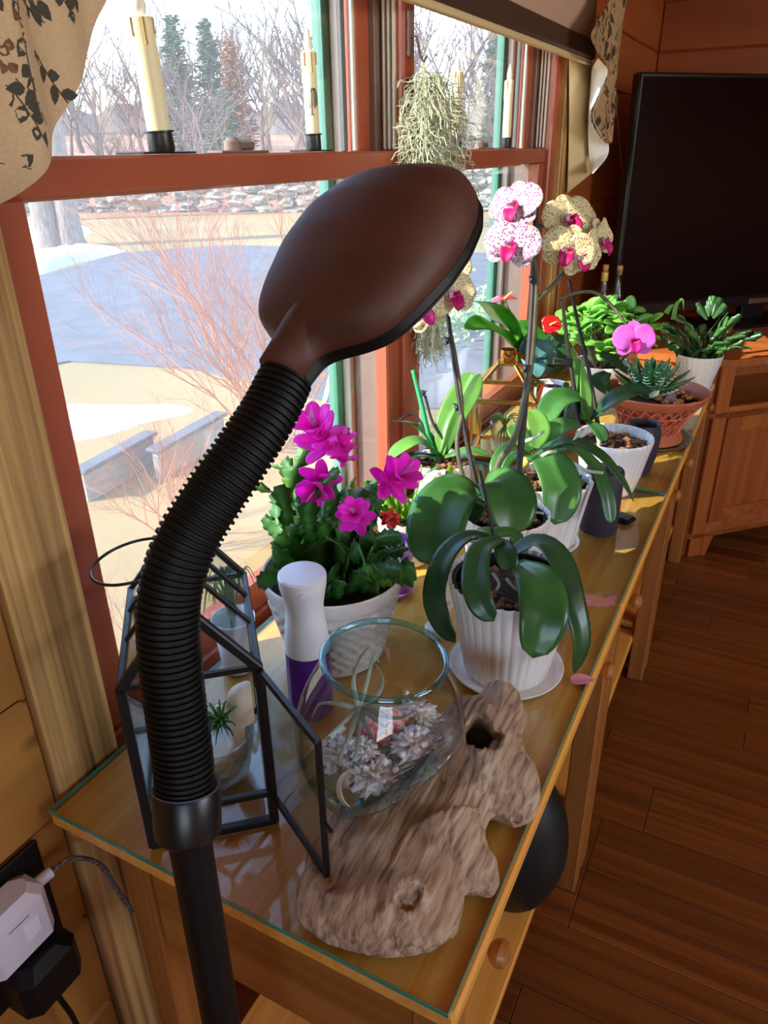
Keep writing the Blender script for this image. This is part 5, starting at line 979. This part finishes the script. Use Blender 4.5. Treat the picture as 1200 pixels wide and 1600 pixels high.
# ------------------------------------------------------------------ orchid E: sunlit pot by the mullion
pe = V((-.628, 1.49, GT)); o = thing('potted_orchid', 'sunlit orchid with green stake in a white pot beside the mullion', 'plant', pe); dE = dep(pe + V((0, 0, .12)))
pot(o, pe, [(.050, 0), (.054, .006), (.060, .05), (.066, .10), (.069, .118), (.0705, .122), (.0705, .13)], wavy, 'white', 'soil', soil_z=.9); chips(o, pe, .056, .118, 60, 5)
for args in ((((688, 712), (696, 660, .0), (722, 610, .01), (738, 582, .01)), 34, (-.4, 0, 1), None, 'leafl'), (((692, 712), (712, 660, -.02), (735, 618, -.02), (750, 584, -.02)), 26, (.3, .1, 1), None, 'leafl'), (((685, 712), (655, 690, -.02), (628, 700, -.03), (608, 716, -.03)), 32, (0, 1, .6), None, 'leafl'), (((684, 712), (668, 680, .0), (640, 662, .0), (606, 658, .0)), 16, (0, 1, .7), None, 'leaf', prof_point), (((688, 715, -.01), (650, 712, -.03), (622, 722, -.04)), 22, (0, 1, .5), None, 'leafd'), (((695, 715, -.01), (730, 705, -.02), (766, 712, -.02)), 26, (0, 1, .5), None, 'leafl')):
    oleaf(o, dE, args[0], args[1], args[2], args[3], args[4], args[5] if len(args) > 5 else prof_orchid)
stem(o, dE, ((684, 722), (672, 690), (658, 630), (645, 578)), 5, 'gstake', 'stake'); stem(o, dE, ((696, 715), (694, 690), (676, 660), (664, 618)), 3, 'stake', 'flower_spike'); stem(o, dE, ((680, 712), (668, 680), (652, 652), (640, 648), (625, 655)), 2.4, 'stake', 'flower_spike'); clipat(o, dE - .005, 662, 614, .006)
# ------------------------------------------------------------------ holiday cacti
def segmesh(mat, ln=.042, wd=.013, teeth=2):
    b = B(); n = 14; vs = []
    def hw_(t): return wd * (.35 + .65 * math.sin(min(1, t / .6) * math.pi / 2)) * (1 if t < .75 else 1 - .35 * ((t - .75) / .25)) * (1 + (.42 * (((t * (teeth + .5)) % 1) - .5) if t > .12 else 0))
    for i in range(n + 1):
        t = i / n; w_ = hw_(t); vs += [(-w_, ln * t, 0), (0, ln * t, .0015), (w_, ln * t, 0), (0, ln * t, -.0015)]
    fs = []
    for i in range(n):
        for j in range(4): a = i * 4 + j; c = i * 4 + (j + 1) % 4; fs.append((a, c, c + 4, a + 4))
    fs += [(3, 2, 1, 0), (n * 4, n * 4 + 1, n * 4 + 2, n * 4 + 3)]
    me = b.add(vs, fs).mesh('leaf_segment'); me.materials.append(MT[mat]); return me
def orient(p, d, nrm):
    d = d.normalized(); x = d.cross(nrm); x = x.normalized() if x.length > 1e-4 else d.orthogonal().normalized(); z = x.cross(d); return M.Translation(p) @ M((x, d, z)).transposed().to_4x4()
def cactus(o, c, r0, n, sd, meshes_, ln, chain=(3, 5), out=.8, up=1.1, droop=.22, lim=None, sc=1.0, avoid=None):
    rr = random.Random(sd); tips = []
    for k in range(n):
        q = 2.399 * k + rr.uniform(-.3, .3); rad = r0 * math.sqrt((k + .5) / n); p = c + V((math.cos(q) * rad * .75, math.sin(q) * rad * .75, -.004)); ou = V((math.cos(q), math.sin(q), 0)) * out * (rad / r0) * rr.uniform(.6, 1.2)
        d = (V((0, 0, up)) + ou).normalized(); side = V((rr.gauss(0, 1), rr.gauss(0, 1), rr.gauss(0, .4)))
        for i in range(rr.randint(*chain)):
            s = sc * rr.uniform(.82, 1.15); nr_ = (side - d * side.dot(d)).normalized(); L_ = ln * s
            if lim and not lim(p + d * L_): break
            x = inst('leaf_segment', rr.choice(meshes_), orient(p, d, nr_) @ M.Diagonal((s, s, s, 1)), o); p = p + d * L_ * .93
            d = (d + V((ou.x * .22, ou.y * .22, -droop * (1 + i * .35))) + V((rr.gauss(0, .22), rr.gauss(0, .22), rr.gauss(0, .12)))).normalized()
        tips.append((p, d))
    return tips
def cflower(o, p, d, s, mat='magenta'):
    d = V(d).normalized(); a = d.orthogonal().normalized(); core = B().tube([p, p + d * s * .5], [s * .05, s * .13], 8).build('flower', mat, o)
    for tier, (z, n, ln, tilt) in enumerate(((.12, 5, .42, 1.1), (.30, 5, .45, .8), (.48, 6, .50, .48))):
        for k in range(n):
            v = a.copy(); v.rotate(M.Rotation(6.283 * k / n + tier * .6, 3, d)); b0 = p + d * s * z; dr_ = (v * math.sin(tilt) + d * math.cos(tilt)); leafmesh(B(), [b0, b0 + dr_ * s * ln * .5, b0 + dr_ * s * ln * .85 + v * s * .06, b0 + dr_ * s * ln + v * s * .12 - d * s * .03], s * .14, d, prof_petal, .12, .0006, 8, 2).build('petal', mat, core, sharp=0)
    b = B()
    for k in range(5): b.tube([p + d * s * .5, p + d * s * (.95 + .04 * k) + a * s * .03 * (k - 2)], s * .008, 4)
    b.build('stamens', 'lipw', core)
pf = V((-.570, .897, GT)); o = thing('potted_cactus', 'magenta flowering holiday cactus in a white basket weave pot', 'plant', pf)
def basket(a, z): return 1 + (.03 * (1 if (math.sin(a * 26) > 0) ^ (math.sin(z * 300) > 0) else 0) if .012 < z < .125 else (.02 if z >= .14 else 0))
pot(o, pf, [(.078, 0), (.080, .005)] + [(.081 + .029 * (i / 26), .005 + .125 * i / 26) for i in range(27)] + [(.112, .134), (.114, .142), (.1145, .158), (.1145, .162)], basket, 'white', 'soil', soil_z=.86, n=208)
segA = [segmesh('seg', .046, .0165), segmesh('seg', .043, .0185), segmesh('seg', .050, .0150, 3)]
def prj(p): q = V((p - CAM)); d = q.dot(-CB); return 600 + F * q.dot(CR) / d, 800 - F * q.dot(CU) / d
def lim_f(p):
    u, v = prj(p)
    return p.x > -.742 and not (p.z < GT + .155 and (p - pf).xy.length > .1) and (p - sp).xy.length > .062 and (p - V((-.694, .782, 0))).xy.length > .085 and 360 < u < 655 and 672 < v < 925 and (u < 600 or v > 835)
tips = cactus(o, pf + V((0, 0, .15)), .104, 62, 5, segA, .046, (3, 6), .85, 1.15, .16, lim_f)
dF = dep(pf + V((0, 0, .25)))
for u, v, dd_, fc, s in ((505, 690, .0, (-.25, .6, .8), .098), (500, 750, -.01, (-.2, -.5, .8), .078), (536, 712, -.01, (.1, .95, .3), .062), (612, 752, -.03, (.5, .35, .8), .082), (556, 808, -.06, (-.1, .3, 1), .066)):
    dr_ = cv(*fc); c = px(u, v, dF + dd_); cflower(o, c - dr_ * s * .3, dr_, s)
cflower(o, px(607, 806, dF - .05), cv(.2, -.3, 1), .034, 'red')
# cream pot with yellow green holiday cactus
pg = V((-.600, 1.245, GT)); o = thing('potted_cactus', 'yellow green holiday cactus in a small cream ribbed pot', 'plant', pg); pot(o, pg, [(.046, 0), (.05, .005)] + [(.052 + .012 * i / 12 + (.0012 if i % 2 else 0), .008 + .085 * i / 12) for i in range(13)] + [(.066, .1), (.0665, .105)], None, 'cream', 'soil', soil_z=.9, n=48)
segB = [segmesh('segy', .032, .0095), segmesh('seg', .034, .009), segmesh('segy', .028, .008, 3)]
cactus(o, pg + V((0, 0, .095)), .058, 26, 9, segB, .032, (2, 4), .8, 1.0, .10, lambda p: p.x > -.745)
ph = V((-.572, 1.112, GT)); o = thing('purple_flower_pot', 'small empty purple plastic pot on its saucer', 'pot', ph); saucer(o, ph, .046, 'purplep', .010); pot(o, ph + V((0, 0, .005)), [(.030, 0), (.033, .005), (.040, .06), (.046, .085), (.0475, .086), (.0475, .1)], None, 'purplep', 'soil', n=48, soil_z=.8)
# ------------------------------------------------------------------ candles, remote
c = V((-.268, 1.552, GT)); o = thing('pillar_candle', 'dark purple grey pillar candle between the wavy and fluted pots', 'candle', c); B().lathe([(.001, 0), (.040, 0), (.042, .003), (.042, .140), (.040, .146), (.034, .147), (.026, .138), (.001, .136)], 48, c).build('wax', 'purplewax', o, sharp=50); B().tube([c + V((0, 0, .135)), c + V((.002, 0, .155))], .0012, 6).build('wick', 'ink', o)
c = V((-.262, 1.118, GT)); o = thing('pillar_candle', 'lilac textured square candle tucked behind the big fluted pot', 'candle', c); B().cbox((-.034, -.034, 0), (.034, .034, .118), .012, M.Translation(c) @ M.Rotation(.5, 4, 'Z')).build('wax', 'lilacwax', o, smooth=False); B().tube([c + V((0, 0, .118)), c + V((.002, 0, .13))], .0012, 6).build('wick', 'ink', o)
c = V((-.250, 1.935, GT)); o = thing('votive_holder', 'dark purple faceted votive holder against the woven planter', 'holder', c); B().lathe([(.001, 0), (.030, 0), (.042, .05), (.046, .11), (.040, .135), (.036, .13), (.034, .05), (.001, .01)], 8, c).build('glass', 'purplewax', o, smooth=False)
c = onz(967, 812, GT); a = onz(1002, 812, GT) - c; o = thing('remote_control', 'black remote control lying at the foot of the dark candle', 'remote', c); mt = M.Translation(c) @ M.Rotation(math.atan2(.35, -1.0), 4, 'Z'); k = B().cbox((-.035, -.020, 0), (.075, .020, .014), .005, mt).build('body', 'blackp', o, smooth=False)
B().cbox((-.028, -.015, .0135), (.068, .015, .0148), .0005, mt).build('face', 'bezel', o, smooth=False)
for i in range(5): B().cbox((-.02 + i * .016, -.008, .0148), (-.011 + i * .016, .008, .016), .0004, mt).build('button', 'clip', o, smooth=False)
# ------------------------------------------------------------------ woven terracotta planter
bk = V((-.268, 2.20, GT)); KS = 1.2; o = thing('woven_planter', 'terracotta colour woven bowl planter with striped haworthia and a grey pebble', 'planter', bk); dK = dep(bk + V((0, 0, .12)))
def bkp(t): return smp([(.074, .012), (.068, .03), (.072, .05), (.092, .085), (.112, .108), (.122, .122)], 20)
PB = bkp(0); b = B()
B().lathe([(.001, .004), (.070, .004), (.078, .006), (.078, .016), (.074, .02), (.066, .03), (.062, .03), (.070, .012), (.001, .010)], 72, bk, lambda a, z: 1 + .012 * math.cos(40 * a)).build('foot_band', 'terra', o)
B().lathe([(.107, .100), (.113, .1035), (.123, .119), (.126, .124), (.122, .127), (.118, .124), (.110, .106)], 96, bk, lambda a, z: 1 + .006 * math.cos(60 * a), closed=False).build('rim_band', 'terra', o)
for s in (1, -1):
    for k in range(26):
        a0 = k / 26 * 6.2832; pts = []
        for i in range(9): t = i / 8; z = .028 + .074 * t; r = .0665 + .041 * t ** 1.25 + .0009 * s; a = a0 + s * t * .62; pts.append(bk + V((r * math.cos(a), r * math.sin(a), z)))
        B().tube(pts, .0026, 5).build('weave_strand', 'terra', o)
for z, r in ((.052, .0755), (.078, .0925)): B().tube([bk + V((r * math.cos(i / 48 * 6.2832), r * math.sin(i / 48 * 6.2832), z)) for i in range(49)], .0024, 5, False).build('weave_ring', 'terra', o)
B().lathe([(.001, .012), (.060, .014), (.068, .05), (.104, .104), (.100, .104), (.06, .02), (.001, .018)], 48, bk).build('inner_bowl', 'terra', o); B().lathe([(.001, .098), (.103, .098), (.103, .102), (.001, .108)], 48, bk).build('soil', 'soil', o); chips(o, bk + V((.05, .0, 0)), .05, .108, 24, 6, 'cork', .012)
hc_ = bk + V((-.012, .0, .104)); rr = random.Random(6)
for ring, (n, ln, el) in enumerate(((10, .112, .42), (9, .105, .8), (7, .092, 1.15))):
    for k in range(n):
        a = 6.283 * k / n + ring * .4; d = V((math.cos(a) * math.cos(el), math.sin(a) * math.cos(el), math.sin(el))); up_ = V((-math.cos(a) * math.sin(el), -math.sin(a) * math.sin(el), math.cos(el))); lf = leafmesh(B(), [hc_, hc_ + d * ln * .4 + up_ * .004, hc_ + d * ln * .75 + up_ * .008, hc_ + d * ln + up_ * .016], .0125, up_, prof_point, .35, .003, 12, 2).build('leaf', 'haw', o, sharp=0)
        b = B(); sdv_ = d.cross(up_)
        for i in range(7): t = .2 + .1 * i; w_ = .0115 * prof_point(t); c_ = hc_ + d * ln * t - up_ * (.0035 - .010 * t * t); b.tube([c_ - sdv_ * w_ + up_ * .002, c_ - up_ * .001, c_ + sdv_ * w_ + up_ * .002], .0013, 4)
        b.build('white_bands', 'hawb', lf)
c_ = px(1047, 626, dK - .06); tag(B().blob(c_, (.017, .008, .021), 3, .08, 2, 1, M.Rotation(.4, 3, 'Z')).build('pebble', 'stone', loc=c_), 'upright grey pebble stuck in the woven planter soil', 'pebble')
for args in ((((985, 600), (965, 585, -.01), (950, 580, -.02)), 30), (((1005, 605), (1010, 618, -.03), (1002, 628, -.04)), 24), (((960, 600, .02), (950, 612, .0), (962, 628, -.01)), 26), (((990, 612), (1012, 606, -.02), (1030, 612, -.03)), 20)): oleaf(o, dK, args[0], args[1], (0, .8, .7), None, 'leafd', name='low_leaf')
o.scale = (KS, KS, KS)
gc_ = bk.copy(); tag(B().lathe([(.001, .0005), (.106, .0005), (.124, .010), (.127, .012), (.123, .0125), (.105, .005), (.001, .005)], 60, gc_).build('glass_saucer', 'cut', loc=gc_), 'clear glass saucer under the woven planter', 'saucer')
# columnar cactus cluster in a brown pot
cc = V((-.468, 2.052, GT)); o = thing('potted_cactus', 'cluster of dark ribbed column cacti in a clay pot', 'plant', cc); pot(o, cc, [(.042, 0), (.046, .005), (.054, .06), (.056, .064), (.0565, .076)], None, 'terra', 'soil', n=48)
rr = random.Random(2)
for k in range(9): p = cc + V((rr.uniform(-.036, .036), rr.uniform(-.036, .036), .06)); h = rr.uniform(.07, .135); B().lathe([(.011, 0), (.0125, .02), (.012, h * .8), (.008, h * .96), (.001, h)], 40, p, lambda a, z: 1 + .16 * abs(math.cos(3.5 * a))).build('column', 'cactus', o)
# bright green jade bush
jc = V((-.50, 2.56, GT)); o = thing('potted_succulent', 'bright green bushy jade succulent in a white pot', 'plant', jc); pot(o, jc, [(.060, 0), (.064, .005), (.075, .07), (.080, .1), (.0805, .105)], fl1(30, .02), 'white', 'soil', n=60); rr = random.Random(12)
jm = []
for k in range(2):
    b = B(); leafmesh(b, [V((0, 0, 0)), V((0, .012, .002)), V((0, .024, .002)), V((0, .033, 0))], .010 + .002 * k, V((0, 0, 1)), prof_petal, .2, .003, 8, 2); me = b.mesh('leaf'); me.materials.append(MT['jade']); jm.append(me)
b = B(); spots = []
for k in range(30):
    q = 2.4 * k; rd = .12 * math.sqrt((k + .5) / 30); d = V((math.cos(q) * rd, math.sin(q) * rd, 0)); t = jc + d + V((0, 0, .19 + .08 * (1 - (rd / .12) ** 2) + rr.uniform(-.03, .03))); b.tube(smoothpath([jc + d * .3 + V((0, 0, .09)), jc + d * .7 + V((0, 0, .14)), t], 6), .003, 5); spots.append((t, d))
b.build('stems', 'spike', o)
for t, d in spots:
    for i in range(8): a = i * 2.1 + rr.uniform(-.3, .3); dr_ = (V((math.cos(a), math.sin(a), rr.uniform(-.5, 1.1))) + d * 2).normalized(); s = rr.uniform(.95, 1.45); inst('leaf', jm[i % 2], orient(t - V((0, 0, .014 * (i // 2))), dr_, V((rr.uniform(-.8, .8), rr.uniform(-.8, .8), 1))) @ M.Diagonal((s, s, s, 1)), o)
o.scale = (1.22, 1.22, 1.15)
# far fluted pot with dark holiday cactus
fc_ = V((-.212, 2.79, GT)); o = thing('potted_cactus', 'dark leafed holiday cactus in the white fluted pot next to the television stand', 'plant', fc_); saucer(o, fc_, .068); pot(o, fc_ + V((0, 0, .006)), [(.050, 0), (.054, .006), (.062, .05), (.072, .09), (.076, .115), (.077, .12)], fl1(28, .035), 'white', 'soil', n=112)
segC = [segmesh('segd', .046, .0125, 1), segmesh('segd', .050, .0140, 1), segmesh('seg', .040, .011, 1)]
cactus(o, fc_ + V((0, 0, .115)), .07, 34, 21, segC, .046, (2, 4), 1.0, 1.0, .16, lambda p: p.z > GT + .09 and p.y < 3.0 or p.z > .86)
rr = random.Random(3)
dFp = dep(fc_ + V((0, 0, .2)))
for u, v, s in ((1100, 498, 1.5), (1112, 470, 1.3), (1123, 482, 1.5), (1127, 492, 1.4), (1118, 462, 1.2), (1108, 484, 1.2)):
    p0 = px(1108, 505, dFp); p1 = px(u, v - 8, dFp); inst('leaf_segment', segC[0], orient(p0.lerp(p1, .35), p1 - p0, cv(.2, .2, 1)) @ M.Diagonal((s, s, s, 1)), o)
for pts in (((1052, 500), (1056, 478), (1066, 468), (1068, 485)), ((1040, 490), (1050, 478), (1062, 482))): oleaf(o, dFp, pts, 9, (0, .5, 1), None, 'leafl', prof_air, name='pale_stem')
# ------------------------------------------------------------------ brass lantern, tumbler with air plant
lc = V((-.625, 1.925, GT)); o = thing('brass_lantern', 'brass framed glass lantern with a strap handle by the far window', 'lantern', lc); S = .082; LH = .172; LR = .085; ts_ = .022; rz = M.Rotation(math.radians(12), 3, 'Z')
def lq(a, c, z, s=S): return lc + rz @ V((a * s, c * s, z))
CN = ((-1, -1), (1, -1), (1, 1), (-1, 1))
for i, (a, c) in enumerate(CN):
    a2, c2 = CN[(i + 1) % 4]
    bar(lq(a, c, .008), lq(a, c, LH), o, .0045, 'post', 'brass'); bar(lq(a, c, .006), lq(a2, c2, .006), o, .006, 'base_bar', 'brass'); bar(lq(a, c, LH, S * 1.12), lq(a2, c2, LH, S * 1.12), o, .0055, 'eave_bar', 'brass'); bar(lq(a, c, LH, S * 1.12), lq(a, c, LH + LR, ts_), o, .004, 'roof_bar', 'brass'); bar(lq(a, c, LH + LR, ts_), lq(a2, c2, LH + LR, ts_), o, .004, 'roof_bar', 'brass')
    pane([lq(a, c, .01), lq(a2, c2, .01), lq(a2, c2, LH), lq(a, c, LH)], o); pane([lq(a, c, LH, S * 1.1), lq(a2, c2, LH, S * 1.1), lq(a2, c2, LH + LR, ts_), lq(a, c, LH + LR, ts_)], o)
B().cbox((-S, -S, .0), (S, S, .006), .002, M.Translation(lc) @ rz.to_4x4()).build('floor_plate', 'brass', o, smooth=False); B().lathe([(.020, LH + LR), (.021, LH + LR + .002), (.021, LH + LR + .036), (.019, LH + LR + .036), (.018, LH + LR)], 28, lc, closed=False).build('chimney', 'brass', o)
hb = lc + V((0, 0, LH + LR + .026)); hx = (CR * .62 - CU * .55 + CB * .35).normalized(); hy = rz @ V((.55, .85, 0)); hy = (hy - hx * hy.dot(hx)).normalized(); pts = []
for i in range(21): t = i / 20 * math.pi; pts.append(hb + hy * .024 * math.cos(t) * (1 + .25 * math.sin(t)) + hx * .062 * math.sin(t) ** .7)
hn = hx.cross(hy); B().grid(lambda a, c: pts[round(a * 20)] + hn * (.008 * (c - .5)), 20, 2, .002).build('strap_handle', 'brass', o)
gc2 = lc + V((.006, -.014, .0065)); o = thing('cut_glass_tumbler', 'cut glass tumbler holding an air plant inside the lantern', 'glass', gc2); B().lathe([(.001, 0), (.030, 0), (.033, .004), (.040, .082), (.038, .083), (.031, .01), (.001, .008)], 48, gc2, lambda a, z: 1 + .02 * math.cos(16 * a + 400 * z)).build('tumbler', 'cut', o)
rr = random.Random(5); t0 = gc2 + V((0, 0, .075)); airplant('air_plant', 'pale curling air plant sitting in the tumbler', t0, [[t0, t0 + d * .016 + V((0, 0, .018)), t0 + d * .034 + V((0, 0, .014)), t0 + d * .044 + V((0, 0, -.004))] for d in [V((math.cos(k * 2.4), math.sin(k * 2.4), rr.uniform(0, .5))) for k in range(13)]] + [[t0, t0 + V((.008 * (k - 2), .004 * k - .008, -.03)), t0 + V((.006 * (k - 2), .003 * k - .006, -.058))] for k in range(5)], 'leafl', .0034)
# anthurium
ac = V((-.595, 2.29, GT)); o = thing('potted_anthurium', 'red anthurium in a white crackle pot behind the lantern', 'plant', ac); dT = dep(ac + V((0, 0, .15))); pot(o, ac, [(.042, 0), (.045, .004), (.052, .08), (.054, .098), (.0545, .104)], None, plain('white crackle glaze', L(228, 226, 222), .4, bmp=.5, scale=45, stretch=(1, 1, .4), bd=.004), 'soil', n=60)
for pts, wd, n1, mt in ((((845, 580), (800, 540, -.02), (758, 508, -.05), (726, 514, -.06)), 52, (.1, .5, 1), 'anth'), (((845, 580), (800, 520, .0), (768, 480, .0), (730, 470, .0)), 44, (-.2, .7, .8), 'anth'), (((848, 582), (852, 560, -.05), (845, 545, -.06), (838, 560, -.07)), 40, (0, .3, 1), 'blue'), (((850, 580), (862, 560, -.02), (868, 570, -.03)), 38, (0, .4, 1), 'leafd'), (((848, 580), (838, 530, .02), (818, 512, .0), (812, 530, -.01)), 40, (0, .6, .8), 'anth'), (((850, 580), (868, 540, .02), (878, 560, .0), (872, 582, -.01)), 44, (.2, .4, 1), 'leafd'), (((848, 580), (830, 545, -.02), (838, 570, -.06), (842, 590, -.07)), 42, (-.2, .3, 1), 'blue')): oleaf(o, dT, pts, wd, n1, None, mt, prof_petal if wd > 36 else prof_point, .12)
for (u, v), fcx in (((788, 471), (.2, .7, .3)), ((862, 508), (-.1, .1, 1))):
    stem(o, dT, ((848, 585), ((848 + u) / 2 + 6, 540), (u + 3, v + 4)), 2.2, 'spike', 'flower_stalk', 14); c_ = room_side(px(u, v, dT) - CR * .02) + CR * .02; f_ = cv(*fcx); sdv_ = cv(1, .15, 0); sx = .030 if u > 800 else .036
    sp2 = leafmesh(B(), [c_ - sdv_ * sx, c_ - sdv_ * sx * .3 + f_ * .004, c_ + sdv_ * sx * .6 + f_ * .003, c_ + sdv_ * sx], sx * .95, f_, prof_petal, .25, .001, 12, 3).build('spathe', 'spathe', o, sharp=0); B().tube([c_ - sdv_ * .006 + f_ * .003, c_ + f_ * .014, c_ + sdv_ * .012 + f_ * .026], [.003, .003, .0015], 8).build('spadix', 'spadix', sp2)
# ------------------------------------------------------------------ below the tables
jc = V((-.262, 1.03, .158)); o = thing('jug', 'dark green round bellied jug on the lower shelf', 'jug', jc); B().lathe(smp([(.045, 0), (.075, .03), (.098, .10), (.102, .17), (.088, .24), (.055, .30), (.032, .33), (.036, .36)], 28) + [(.030, .36), (.026, .33)], 48, jc, closed=False).build('body', 'jug', o); B().tube(smoothpath([jc + V((.0, -.032, .34)), jc + V((0, -.085, .34)), jc + V((0, -.11, .28)), jc + V((0, -.088, .22))], 16), .008, 8).build('handle', 'jug', o)
wp_ = onx(28, 1432, WX + .03); o = thing('power_adapter', 'white plug in power adapter on the dark wall', 'adapter', wp_)
ad = V((WX, wp_.y, wp_.z)); B().cbox((0, -.062, -.052), (.058, .034, .044), .012, M.Translation(ad)).build('body', 'adapter', o, smooth=False); B().cbox((.0575, -.012, -.018), (.059, .010, .012), .0008, M.Translation(ad)).build('port', 'whitep', o, smooth=False); B().cbox((.0565, -.03, .02), (.0585, .0, .022), .0005, M.Translation(ad)).build('groove', 'liner_d', o, smooth=False)
B().tube([ad + V((.03, .034, .022)), ad + V((.032, .056, .022))], .008, 12).build('plug_sleeve', 'adapter', o)
cp = [ad + V((.032, .054, .022)), ad + V((.04, .085, .02)), ad + V((.05, .115, -.02)), ad + V((.06, .125, -.08)), ad + V((.07, .14, -.14)), ad + V((.06, .19, -.165)), ad + V((.03, .26, -.16))]; CP = smoothpath(cp, 90); tag(B().tube(CP, [.0034 + (.0005 if i % 2 else 0) for i in range(91)], 8).build('braided_cord', plain('grey braid', L(150, 140, 130), .8, c2=L(60, 52, 48), scale=260), loc=cp[0]), 'grey braided charging cord drooping from the white adapter', 'cord')
bp_ = ad + V((0, .005, -.098)); o = thing('power_adapter', 'black plug in power adapter below the white one', 'adapter', bp_); B().cbox((.0, -.05, -.045), (.075, .040, .040), .014, M.Translation(bp_)).build('body', 'blackp', o, smooth=False); B().tube([bp_ + V((.04, .0, -.045)), bp_ + V((.05, .01, -.12)), bp_ + V((.06, .02, -.30))], .004, 8).build('lead', 'blackp', o)
o = B().cbox((WX - .001, bp_.y - .07, bp_.z - .06), (WX + .006, bp_.y + .06, ad.z + .06), .002).build('wall_outlet', 'blackp', loc=bp_, smooth=False); tag(o, 'black wall outlet plate holding both adapters', 'outlet')
